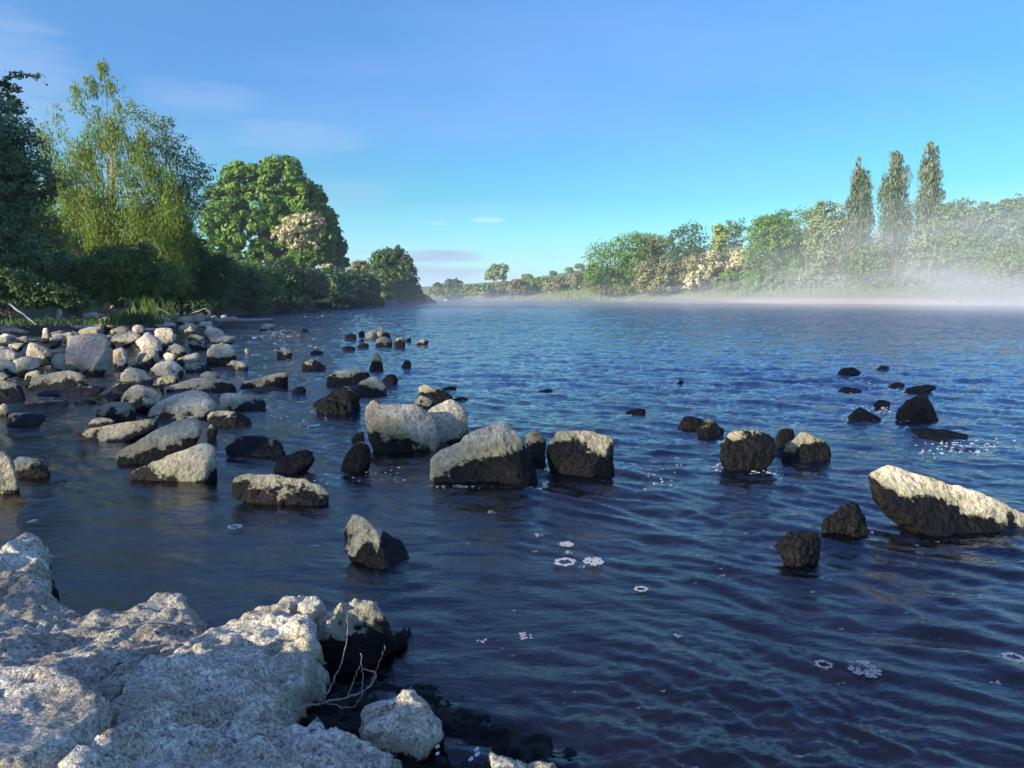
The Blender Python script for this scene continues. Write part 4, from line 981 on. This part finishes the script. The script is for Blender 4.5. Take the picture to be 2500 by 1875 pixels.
G_MID = leaf_material('leaves_mid', (.11, .19, .03, 1), (.20, .31, .05, 1), (.13, .18, .05, 1))
G_BLUE = leaf_material('leaves_bluegreen', (.08, .14, .05, 1), (.15, .24, .09, 1), trans=.25)
G_YELLOW = leaf_material('leaves_yellowgreen', (.20, .27, .04, 1), (.32, .38, .07, 1))
G_TAN = leaf_material('leaves_tan', (.24, .23, .09, 1), (.34, .31, .15, 1), (.16, .18, .07, 1))
G_BLOSSOM = leaf_material('hawthorn_blossom', (.52, .43, .23, 1), (.70, .60, .36, 1), (.22, .24, .09, 1), trans=.2)
G_RUST = leaf_material('leaves_rust', (.18, .15, .06, 1), (.26, .21, .09, 1), (.12, .14, .05, 1))

# ---- right bank wood, left to right
RB = 'trees of the wood on the right bank'
def rt(label, D0, lobes, n, m, **k):
    k.setdefault('size', .26); k.setdefault('group', RB)
    tree(label, 'tree', k.pop('name', 'tree'), D0, lobes + [(l[0], l[1] + 45, l[2] * .9, 38) for l in lobes if l[1] < 655], int(n * 1.35), k.pop('size'), m, **k)
rt('bright green rounded tree at the left end of the right-bank wood', 150, [(1490,650,60,58),(1545,620,55,48),(1455,680,35,40),(1580,655,50,55),(1510,700,75,30)], 9000, G_BRIGHT, seed=1)
rt('dull green tree peeking over behind the pinkish-brown one', 158, [(1570,610,40,36),(1620,605,30,30)], 3500, G_BLUE, seed=2)
rt('pinkish-brown sparse tree between the first green tree and the dark olive one', 148, [(1600,610,34,32),(1590,650,30,25)], 3000, G_TAN, seed=3, fill=.3)
rt('dark olive rounded tree, tallest at the left of the right-bank wood', 145, [(1680,598,46,46),(1655,640,35,35),(1705,645,36,40),(1675,680,50,30)], 6500, G_DEEP, seed=4)
rt('pale yellow-green upright tree beside the dark olive one', 138, [(1755,590,26,40),(1755,650,30,45),(1765,690,26,30)], 4500, G_YELLOW, seed=5, size=.36)
rt('thin blue-green tree with sky showing through, behind the yellow-green one', 146, [(1795,565,32,30),(1790,620,28,35,.5),(1835,600,20,30,.5)], 2600, G_BLUE, seed=6, clump=.3, fill=.3)
rt('large bright green spreading tree with a leaning pale trunk', 128, [(1880,590,60,52),(1850,640,50,45),(1930,620,45,60),(1865,560,35,30),(1900,540,45,26),(1840,690,42,30)], 12000, G_BRIGHT, seed=7, trunk=(1935,600,1915), barkm=M_PALEBARK, r0=.3)
rt('dark leafy tree filling the gap behind the large spreading tree', 142, [(1960,560,60,45),(1900,580,50,40),(1960,640,60,60)], 6000, G_MID, seed=8)
rt('grey-green willow with pale streaks just left of the first poplar', 122, [(2010,540,48,44),(2050,580,40,50),(2005,620,50,50),(2045,660,50,45)], 9000, G_GREY, seed=9, nl=20, barkm=M_PALEBARK)
rt('grey-green tree half veiled by mist, below the first and second poplars', 116, [(2120,640,55,50),(2190,640,50,48),(2150,690,90,40)], 8500, G_MID, seed=10)
rt('grey-green tree in the mist below the third poplar', 110, [(2265,600,50,60),(2310,580,45,40),(2280,660,70,50)], 8500, G_GREY, seed=11)
rt('full green tree right of the three poplars', 104, [(2340,540,50,50),(2390,560,48,50),(2345,610,60,50),(2400,640,60,55)], 11000, G_MID, seed=12)
rt('blue-green tree cut by the right frame edge', 99, [(2440,530,44,42),(2495,525,50,42),(2540,560,60,60),(2470,600,60,60)], 11000, G_BLUE, seed=13)
rt('brownish bush-like tree in the thick mist at the right frame edge', 92, [(2450,660,60,50),(2520,650,60,60),(2590,620,80,90)], 8000, G_OLIVE, seed=14)
PO = 'three tall poplars on the right bank'
for lab, x0, yt, D0, sd in (('leftmost of the three tall poplars, the shortest', 2096, 388, 116, 21), ('middle one of the three tall poplars, widest in its lower half', 2182, 370, 113, 22), ('rightmost of the three tall poplars, the tallest and slimmest', 2268, 352, 110, 23)):
    rs = np.random.RandomState(sd); L = []
    hgt = 700 - yt
    for i in range(26):
        f = i / 25; w = (13 + 24 * min(1, f / .55) ** .7 + rs.uniform(-6, 6)) * (1.12 if sd == 22 else (.85 if sd == 23 else .95))
        for s_ in (-1, 1):
            L.append((x0 + s_ * w * .36 + rs.uniform(-3, 3) + (1 - f) * 4, yt + 14 + f * hgt * .86, w * .60, 18 + 3 * rs.rand()))
    tree(lab, 'poplar tree', 'poplar_tree', D0, L, 19000, .25, G_POPLAR, trunk=(x0, yt + 20), seed=sd, nl=34, r0=.35, barkm=M_PALEBARK, group=PO, upright=True, clump=.55, nclump=520, fill=.8)
# ---- shrubs and hawthorns at the foot of the wood
SB = 'shrubs and hawthorns at the foot of the right-bank wood'
def sh(label, D0, lobes, n, m, seed, name='shrub', cat='shrub', size=.3, group=SB, **k):
    tree(label, cat, name, D0, lobes, n, size, m, seed=seed, r0=.1, nl=8, group=group, **k)
sh('pink-brown shrub at the left of the blossoming hawthorns', 140, [(1575,670,26,38),(1570,700,30,22)], 3000, G_TAN, 31)
sh('tan shrub between the pink-brown one and the cream hawthorn', 137, [(1630,670,32,30),(1615,700,30,22)], 3000, G_TAN, 32)
sh('cream blossoming hawthorn in front of the dark olive tree', 134, [(1735,640,28,26),(1690,690,22,28),(1715,665,26,30)], 4200, G_BLOSSOM, 33, name='hawthorn', cat='hawthorn')
sh('tan-green shrub behind and left of the cream hawthorn', 136, [(1690,650,30,30),(1670,680,24,26)], 2600, G_TAN, 34)
sh('cream-yellow blossoming hawthorn in front of the yellow-green tree', 130, [(1810,635,30,26),(1800,660,26,22)], 3200, G_BLOSSOM, 35, name='hawthorn', cat='hawthorn')
sh('green shrub under the cream-yellow hawthorn', 129, [(1780,690,34,26),(1815,690,26,24)], 3200, G_MID, 36)
sh('low bright shrub left of the leaning pale trunk', 124, [(1870,690,34,22),(1840,700,25,15)], 2600, G_BRIGHT, 37)
sh('grey low shrub right of the leaning pale trunk', 118, [(1990,680,45,24),(2050,690,40,20)], 3000, G_GREY, 38)
sh('low misty shrub at the far right below the poplars', 106, [(2200,695,70,22),(2300,700,60,24)], 3200, G_MID, 39)
sh('rust-brown low shrub at the left foot of the wood', 148, [(1495,715,22,12),(1470,712,26,14)], 1500, G_RUST, 40)
sh('dark green low shrub beside the rust-brown one', 146, [(1530,712,30,12)], 1200, G_MID, 41)
# ---- scrub along the far bank
FB = 'scrub bushes along the far bank'
rs = np.random.RandomState(5)
cols = ['olive', 'tan', 'grey-green', 'rusty brown', 'green']; mats = [G_OLIVE, G_TAN, G_GREY, G_RUST, G_MID]
spots = [(1428,690,34,30,1),(1400,694,26,24,2),(1372,698,24,22,3),(1345,700,24,20,1),(1320,700,24,22,4),(1292,702,26,20,0),(1265,704,24,18,3),(1238,706,26,18,1),(1210,708,24,16,0),(1180,708,26,16,2),(1152,710,24,14,0),(1122,714,26,10,4),(1092,716,24,8,0),(1066,712,18,10,2),(1450,705,26,20,3)]
where = ['closest to the wood', 'second from the wood', 'third from the wood', 'fourth from the wood', 'in the middle, right of centre', 'in the middle', 'in the middle, left of centre', 'below the low point of the hill line', 'under the lone pale tree', 'just left of the lone pale tree', 'near the pale hut', 'low by the pale hut', 'left of the pale hut', 'where the river bends out of sight', 'at the water right under the first green tree']
for i, (a, b, w, h, k) in enumerate(spots):
    tree('%s scrub on the far bank, %s' % (cols[k], where[i]), 'bush', 'bush', 172 + (i % 3) * 5, [(a, b, w, h), (a + 10, b + 6, w * .8, h * .8)], 2200, .34, mats[k], seed=50 + i, r0=.1, nl=5, group=FB)
tree('lone pale round tree on the skyline above the far scrub', 'tree', 'tree', 300, [(1210,668,24,20),(1225,662,16,16),(1198,676,14,12)], 2600, .7, G_GREY, seed=70, r0=.3, barkm=M_PALEBARK)
for i, (a, b, w, lab) in enumerate(((1068,696,8,'tiny dark bush at the left end of the far skyline'),(1105,697,26,'low dark copse where the far hill meets the left end of the skyline'),(1285,678,14,'small grey bush on the far skyline right of the lone pale tree'),(1390,660,10,'small bush on the hill line near the wood'),(1415,652,12,'ragged bush on the hill line touching the wood'),(1350,668,8,'faint small bush on the middle of the hill line'))):
    tree(lab, 'bush', 'bush', 320, [(a, b, w, w * .55)], 900, .8, G_DEEP if i < 2 else G_GREY, seed=80 + i, r0=.15, nl=4, group='bushes on the far skyline')
# pale hut at the bend
hb = D(1090, 716, 176); gz1 = float(ground_z(np.array([[hb[0], 176]]))[0])
hut = empty('hut', (hb[0], 176, gz1), 'tiny pale hut with a dark side at the river bend, left of the far scrub', 'hut')
def box(name, x0, x1, y0, y1, z0, z1, m, parent):
    V = np.array([(a, b, c) for c in (z0, z1) for b in (y0, y1) for a in (x0, x1)], float)
    F = np.array([(0,2,3,1),(4,5,7,6),(0,1,5,4),(2,6,7,3),(0,4,6,2),(1,3,7,5)]); return link(name, mesh_np(name, V, F, False), m, parent=parent)
box('wall', -.6, .6, -.5, .5, -.2, .9, M_DRIFT, hut)
box('roof', -.75, .75, -.65, .65, 0.903, 1.0, M_BARK, hut)
box('door', .05, .45, -.53, -.5, 0, .8, M_BARK, hut)

# ---- left bank
LB = 'trees along the left bank'
tree('large bright green sycamore with bulging sunlit clumps, tallest beyond the hedge', 'tree', 'sycamore_tree', 86,
     [(690,440,52,48),(600,450,50,46),(650,510,60,50),(740,490,50,46),(560,520,55,55),(730,550,60,45),(610,570,65,50),(540,590,45,50),(680,620,75,42),(790,560,34,50),(760,620,50,40),(560,640,50,30)], 42000, .30, G_BRIGHT, trunk=(655,440), seed=101, r0=.5, nl=30, group=LB, clump=.30, nclump=900, fill=.8)
tree('dark narrow tree behind the right shoulder of the bright green sycamore', 'tree', 'tree', 92, [(800,560,30,46),(815,610,28,45),(825,650,24,30),(790,620,30,40)], 11000, .28, G_BLUE, seed=102, r0=.2, group=LB)
tree('cream blossoming hawthorn in front of the sycamore', 'hawthorn', 'hawthorn', 80, [(730,565,42,40),(765,545,28,28),(700,580,28,28),(745,595,40,26)], 11000, .16, G_BLOSSOM, trunk=(735,570), seed=103, r0=.12, nl=16, barkm=M_PALEBARK, clump=.2, group=None)
tree('bright yellow-green bush right under the cream hawthorn', 'bush', 'bush', 79, [(735,640,46,22),(700,645,30,18)], 5000, .2, G_BRIGHT, seed=104, r0=.08, group='bushes of the left-bank hedge')
tree('small shrub with white blossom tips on the hedge, right of the hawthorn', 'shrub', 'shrub', 84, [(800,655,18,10),(812,668,12,8)], 900, .2, G_BLOSSOM, seed=105, r0=.06, group='bushes of the left-bank hedge')
tree('airy dark tree with an open top at the end of the left bank', 'tree', 'tree', 106, [(950,655,48,45),(990,670,26,45),(930,640,26,28,.6),(975,620,24,20,.35),(950,700,60,34),(1000,710,24,26)], 15000, .24, G_DEEP, trunk=(955,620), seed=106, r0=.2, nl=26, group=LB, fill=.5)
tree('small tan-topped tree beside the airy dark one', 'tree', 'tree', 112, [(880,655,24,16),(872,665,20,14)], 2600, .24, G_TAN, seed=107, r0=.1, group=LB)
hedge = [(37,505,690,60,56,'dark hedge bush nearest to the stone heap', G_DEEP), (40,560,690,60,54,'dark hedge bush, second from the stone heap', G_DEEP), (44,620,692,58,50,'dim olive hedge bush below the sycamore', G_MID),
         (48,680,694,54,50,'dark hedge bush below the hawthorn', G_DEEP), (53,735,697,50,46,'brown-tinged hedge bush right of the one below the hawthorn', G_RUST), (59,790,698,48,42,'blue-green hedge bush below the dark narrow tree', G_BLUE),
         (66,838,700,44,38,'blue-green hedge bush right of the sycamore group', G_BLUE), (74,882,702,42,36,'dark green hedge bush under the tan-topped tree', G_DEEP), (82,918,710,34,28,'low bush by the white stake on the left bank', G_MID),
         (110,1010,722,24,14,'lowest bush at the very tip of the left bank', G_RUST), (98,975,712,40,24,'low dark bush under the airy tree at the left-bank tip', G_DEEP), (42,600,735,55,24,'low yellowish-green bush overhanging the water below the sycamore', G_OLIVE), (48,700,735,55,22,'low bush overhanging the water below the hawthorn', G_MID),
         (58,800,732,60,20,'low dark bush at the water below the dark narrow tree', G_DEEP), (35,480,735,60,34,'black-green bush at the water just beyond the heap', G_DEEP), (70,880,728,50,18,'low dark bush at the water left of the white stake', G_DEEP)]
for i, (D0, a, b, w, h, lab, m_) in enumerate(hedge):
    tree(lab, 'bush', 'bush', D0, [(a, b, w, h), (a + w * .5, b + 8, w * .7, h * .8), (a - w * .4, b + 6, w * .7, h * .7), (a, b + h * .6, w, h * .6)], 9000, .0026 * D0, m_, seed=120 + i, r0=.08, nl=8, group='bushes of the left-bank hedge', depth=1.2)
# near trees on the left
rs = np.random.RandomState(77); WL = []
for i in range(74):
    x_ = rs.uniform(105, 450); top = np.interp(x_, [105, 140, 200, 250, 285, 330, 380, 450], [300, 215, 190, 165, 225, 265, 330, 430])
    f = rs.rand() ** .8; y_ = top + 45 + f * (640 - top)
    WL.append((x_, y_, rs.uniform(14, 26) + 16 * f, rs.uniform(42, 66), .8 + f * .5))
WL += [(252, 205, 14, 50, 1.6), (225, 225, 14, 40, 1.5), (278, 245, 16, 45, 1.4), (243, 180, 7, 30, 1.6), (190, 250, 18, 45, 1.2)]
tree('tall olive willow with pale upright stems and a feathery pointed top', 'willow tree', 'willow_tree', 27, WL, 84000, .058, G_OLIVE,
     trunk=(250,330,252), seed=201, r0=.14, nl=150, barkm=M_PALEBARK, group=LB, clump=.65, nclump=2400, fill=.5, jit=1.3, upright=True)
tree('sparse leaning tree with bare twigs against the sky, right of the olive willow', 'tree', 'tree', 29,
     [(400,380,60,50,.7),(450,430,55,60,.6),(430,500,70,60,.8),(480,480,40,75,.5),(380,320,50,40,.5),(500,440,30,50,.35),(440,370,40,40,.3),(400,560,80,60),(320,280,50,40,.5)],
     9000, .055, G_GREY, trunk=(380,430,430), seed=202, r0=.10, nl=170, group=LB, clump=.3, nclump=1100, fill=.4)
tree('dark leafy tree filling the left frame edge', 'tree', 'tree', 21,
     [(20,380,90,80),(-40,320,90,90),(60,450,80,60),(0,520,110,90),(-80,450,120,120),(30,620,110,90),(-90,600,140,130)], 48000, .058, G_BLUE, trunk=(-60,330), seed=203, r0=.16, nl=60, group=LB, clump=.28, nclump=1200)
tree('deep green bush under the willow, in shade above the stones', 'bush', 'bush', 24,
     [(180,690,100,55),(290,665,80,60),(60,690,90,50),(390,690,80,50),(130,655,50,40),(350,640,45,45),(250,720,130,45),(120,735,90,30),(340,738,80,26)], 38000, .055, G_MID, seed=204, r0=.06, nl=30, group='shaded bushes behind the stone heap')
tree('dark bush with arching twigs right of the one under the willow', 'bush', 'bush', 30,
     [(440,650,70,50),(505,665,75,50),(470,610,30,40),(470,710,90,40),(400,710,60,40)], 26000, .06, G_DEEP, seed=205, r0=.06, nl=40, group='shaded bushes behind the stone heap')
tree('darkest bush at the left frame edge behind the shaded stones', 'bush', 'bush', 17.5,
     [(20,710,90,50),(120,730,80,36),(-90,700,110,70)], 18000, .05, G_DEEP, seed=206, r0=.05, nl=16, group='shaded bushes behind the stone heap')
# overhanging branch at the top left
br = empty('overhanging_branch', tuple(D(-60, 215, 12)), 'thin leafy branch reaching in from the top of the left frame edge', 'branch')
bb = np.array(br.location); parts = []; lv = []
for pts in ([(-60,250),(0,205),(30,188),(60,182),(100,188)], [(-40,235),(10,228),(40,245),(46,255)], [(0,205),(20,215),(45,218)], [(-60,190),(-20,200),(10,205)]):
    k = np.array([D(a, b, 12) for a, b in pts]); tt = np.linspace(0, len(k) - 1, 12); k = np.array([[np.interp(u, range(len(k)), k[:, j]) for j in range(3)] for u in tt]) - bb
    parts.append(tube(k, np.linspace(.02, .006, 12), 5))
    for q in k[2:]:
        for _ in range(16): lv.append(q + rr.normal(0, .035, 3))
link('twig', mesh_np('twig', *join(parts)), M_BARK, parent=br)
lv = np.array(lv); n = len(lv); a = rr.normal(size=(n, 3)); a /= np.linalg.norm(a, axis=1)[:, None]; b2_ = np.cross(a, rr.normal(size=(n, 3))); b2_ /= np.linalg.norm(b2_, axis=1)[:, None]
V = np.stack([lv - a * .035, lv - b2_ * .018, lv + a * .035, lv + b2_ * .018], 1).reshape(-1, 3)
me = mesh_np('leaves', V, np.arange(n * 4).reshape(n, 4), False); attr(me, 'tint', rr.rand(n), 'FACE'); attr(me, 'clump', rr.rand(n), 'FACE'); link('leaves', me, G_DEEP, parent=br)
# grass tuft among the stones
def blades(name, cx, cy, D0, wpx, hpx, n, m, label, z0=None, lean=.5):
    c = D(cx, cy, D0); w = wpx / FOC * D0; h = hpx / FOC * D0
    x_ = c[0] + rr.normal(size=n) * w * .45; y_ = D0 + rr.normal(size=n) * w * .35
    hh = h * rr.uniform(.35, 1.1, n); az = rr.uniform(0, 6.28, n); ln = rr.uniform(.1, lean, n) * hh
    V = []; F = []; zb_ = c[2] if z0 is None else z0
    bw = .008 + .0007 * D0
    k = np.linspace(0, 1, 4)
    for i in range(n):
        dx, dy = math.cos(az[i]), math.sin(az[i]); o_ = len(V)
        for f in k:
            px_ = x_[i] - c[0] + dx * ln[i] * f * f; py_ = y_[i] - D0 + dy * ln[i] * f * f; pz = hh[i] * f * (1 - .15 * f)
            wv = bw * (1 - f * .9)
            V.append((px_ - dy * wv, py_ + dx * wv, pz)); V.append((px_ + dy * wv, py_ - dx * wv, pz))
        for j in range(3): F.append((o_ + 2*j, o_ + 2*j + 1, o_ + 2*j + 3, o_ + 2*j + 2))
    me = mesh_np(name, np.array(V), np.array(F), False); attr(me, 'tint', np.repeat(rr.rand(n), 3), 'FACE'); attr(me, 'clump', np.repeat(rr.rand(n), 3), 'FACE')
    o = link(name, me, m, loc=(c[0], D0, zb_)); return tag(o, label, 'grass', kind='stuff')
blades('grass_tuft', 320, 792, 15.5, 60, 38, 900, G_DEEP, 'tuft of long green grass growing behind the stone heap')
blades('tall_grass', 370, 775, 17.5, 50, 60, 110, G_OLIVE, 'tall thin grass stems leaning over the far stones')
blades('bank_grass', 120, 790, 17, 200, 16, 900, G_DEEP, 'short shaded grass under the bushes behind the stones')
# reeds along the right shore
x_ = rr.uniform(5, 72, 9000); y_ = rr.uniform(78, 175, 9000); gq = ground_z(np.stack([x_, y_], 1)); s0 = poly_sdf(np.stack([x_, y_], 1), SHORE)
ok = (s0 < -.5) & (s0 > -14) & ~((x_ > 28) & (x_ < 58) & (s0 > -7)); x_, y_, gq = x_[ok], y_[ok], gq[ok]; n = len(x_)
az = rr.uniform(0, 6.28, n); h_ = rr.uniform(.3, .9, n); w_ = .16
V = np.stack([np.stack([x_ - w_ * np.cos(az), y_ - w_ * np.sin(az), gq - .05], 1), np.stack([x_ + w_ * np.cos(az), y_ + w_ * np.sin(az), gq - .05], 1), np.stack([x_ + rr.normal(0, .2, n), y_ + rr.normal(0, .2, n), gq + h_], 1)], 1).reshape(-1, 3)
me = mesh_np('shore_grass', V, np.arange(n * 3).reshape(n, 3), False); attr(me, 'tint', rr.rand(n), 'FACE'); attr(me, 'clump', rr.rand(n), 'FACE')
tag(link('shore_grass', me, G_OLIVE), 'rough grass on the right bank between the water and the wood', 'grass', kind='stuff')

# ---- the row of trees on the left bank that goes on behind the camera and shades the foreground
me, cc, cr = crown_mesh('crown', [(0,0,9,4.2,4.2,4.6),(2,1,6.5,3.2,3.2,3.4),(-2,-1,6.5,3.2,3.2,3.4),(0,0,4,3.6,3.6,2.6)], 5200, .36, 301, ret=True)
me2, _, _ = crown_mesh('crown', [(0,0,9,4.2,4.2,4.6),(2,1,6.5,3.2,3.2,3.4),(-2,-1,6.5,3.2,3.2,3.4),(0,0,4,3.6,3.6,2.6)], 950, .25, 303, ret=True, clump=.6, nclump=260)
me2.materials.append(G_MID)
lm = limb_mesh('trunk', (0,0,-.5), (0,0,11), cc, 14, .3, 302)
me.materials.append(G_MID); lm.materials.append(M_BARK)
for i, (x_, y_, s_) in enumerate([(-21,-36,1.1),(-19,-29,1.2),(-22,-22,1.15),(-19,-15,1.2),(-22,-8,1.2),(-19,-1,1.1),(-22,5,1.1),(-26,12,.8),(-15,-44,1.1),(-29,20,.5),(-31,28,.4),(-34,38,.7),(-36,48,.66),(-37,58,.62),(-38,69,.6),(-12,-26,1.0),(-26,-48,1.2)]):
    o = bpy.data.objects.new('bank_tree', None); C.objects.link(o); o.location = (x_, y_, max(0, float(ground_z(np.array([[x_, y_]]))[0]) - .2)); o.scale = (s_,) * 3; o.rotation_euler = (0, 0, i * 1.7)
    tag(o, 'leafy tree in the row along the left bank behind the willow and the viewer', 'tree', 'tree row on the left bank')
    for nm, mm in (('crown', me2 if y_ < 8 and x_ < -16 else me), ('trunk', lm)):
        c_ = bpy.data.objects.new(nm, mm); C.objects.link(c_); c_.parent = o

# ---------------------------------------------------------------- mist over the water and thin haze
def volume_box(name, label, lo, hi, m, cat=None):
    V = np.array([(a, b, c) for c in (lo[2], hi[2]) for b in (lo[1], hi[1]) for a in (lo[0], hi[0])], float)
    F = np.array([(0,2,3,1),(4,5,7,6),(0,1,5,4),(2,6,7,3),(0,4,6,2),(1,3,7,5)])
    o = link(name, mesh_np(name, V, F, False), m); return tag(o, label, cat, kind='stuff')
m, N, out, t = mat('mist')
geo = N('ShaderNodeNewGeometry'); tcm = N('ShaderNodeTexCoord')
pos = tcm.outputs['Object']; sp = N('ShaderNodeSeparateXYZ', {0: pos})
mpn = N('ShaderNodeMapping', {'Vector': pos, 'Scale': (.07, .05, .26), 'Rotation': (0, R(-8), R(20))})
ns = N('ShaderNodeTexNoise', {'Vector': mpn.outputs[0], 'Scale': 1, 'Detail': 4, 'Roughness': .6})
nr = N('ShaderNodeMapRange', {0: ns.outputs[0], 1: .38, 2: .66, 3: .15, 4: 2.2})
# thin layer hugging the water everywhere, thick bank to the right
l1 = N('ShaderNodeMath', {0: sp.outputs[2], 1: -1 / 1.1}, operation='MULTIPLY'); e1 = N('ShaderNodeMath', {0: l1.outputs[0]}, operation='EXPONENT')
hx = N('ShaderNodeMapRange', {0: sp.outputs[0], 1: 16, 2: 62, 3: 1.0, 4: 9.0})
l2 = N('ShaderNodeMath', {0: sp.outputs[2], 1: hx.outputs[0]}, operation='DIVIDE'); l2n = N('ShaderNodeMath', {0: l2.outputs[0], 1: -1}, operation='MULTIPLY'); e2 = N('ShaderNodeMath', {0: l2n.outputs[0]}, operation='EXPONENT')
xr = N('ShaderNodeMapRange', {0: sp.outputs[0], 1: 18, 2: 62, 3: 0, 4: .024}); 
yd = N('ShaderNodeMapRange', {0: sp.outputs[1], 1: 35, 2: 110, 3: .0015, 4: .007}); a1 = N('ShaderNodeMath', {0: e1.outputs[0], 1: yd.outputs[0]}, operation='MULTIPLY'); a2 = N('ShaderNodeMath', {0: e2.outputs[0], 1: xr.outputs[0]}, operation='MULTIPLY')
sm = N('ShaderNodeMath', {0: a1.outputs[0], 1: a2.outputs[0]}, operation='ADD'); dn = N('ShaderNodeMath', {0: sm.outputs[0], 1: nr.outputs[0]}, operation='MULTIPLY')
pv = N('ShaderNodeVolumePrincipled', {'Color': (1, .97, .93, 1), 'Density': dn.outputs[0], 'Anisotropy': .1})
t.links.new(pv.outputs[0], out.inputs['Volume'])
volume_box('mist', 'morning mist lying on the river and rising at the right bank', (-40, 24, .03), (118, 168, 13), m, 'mist')
m, N, out, t = mat('haze')
pv = N('ShaderNodeVolumePrincipled', {'Color': (.85, .92, 1, 1), 'Density': .00045, 'Anisotropy': .2}); t.links.new(pv.outputs[0], out.inputs['Volume'])
volume_box('haze', 'thin morning haze over the whole river valley', (-2700, -1000, -2), (2700, 4100, 62), m, 'haze')
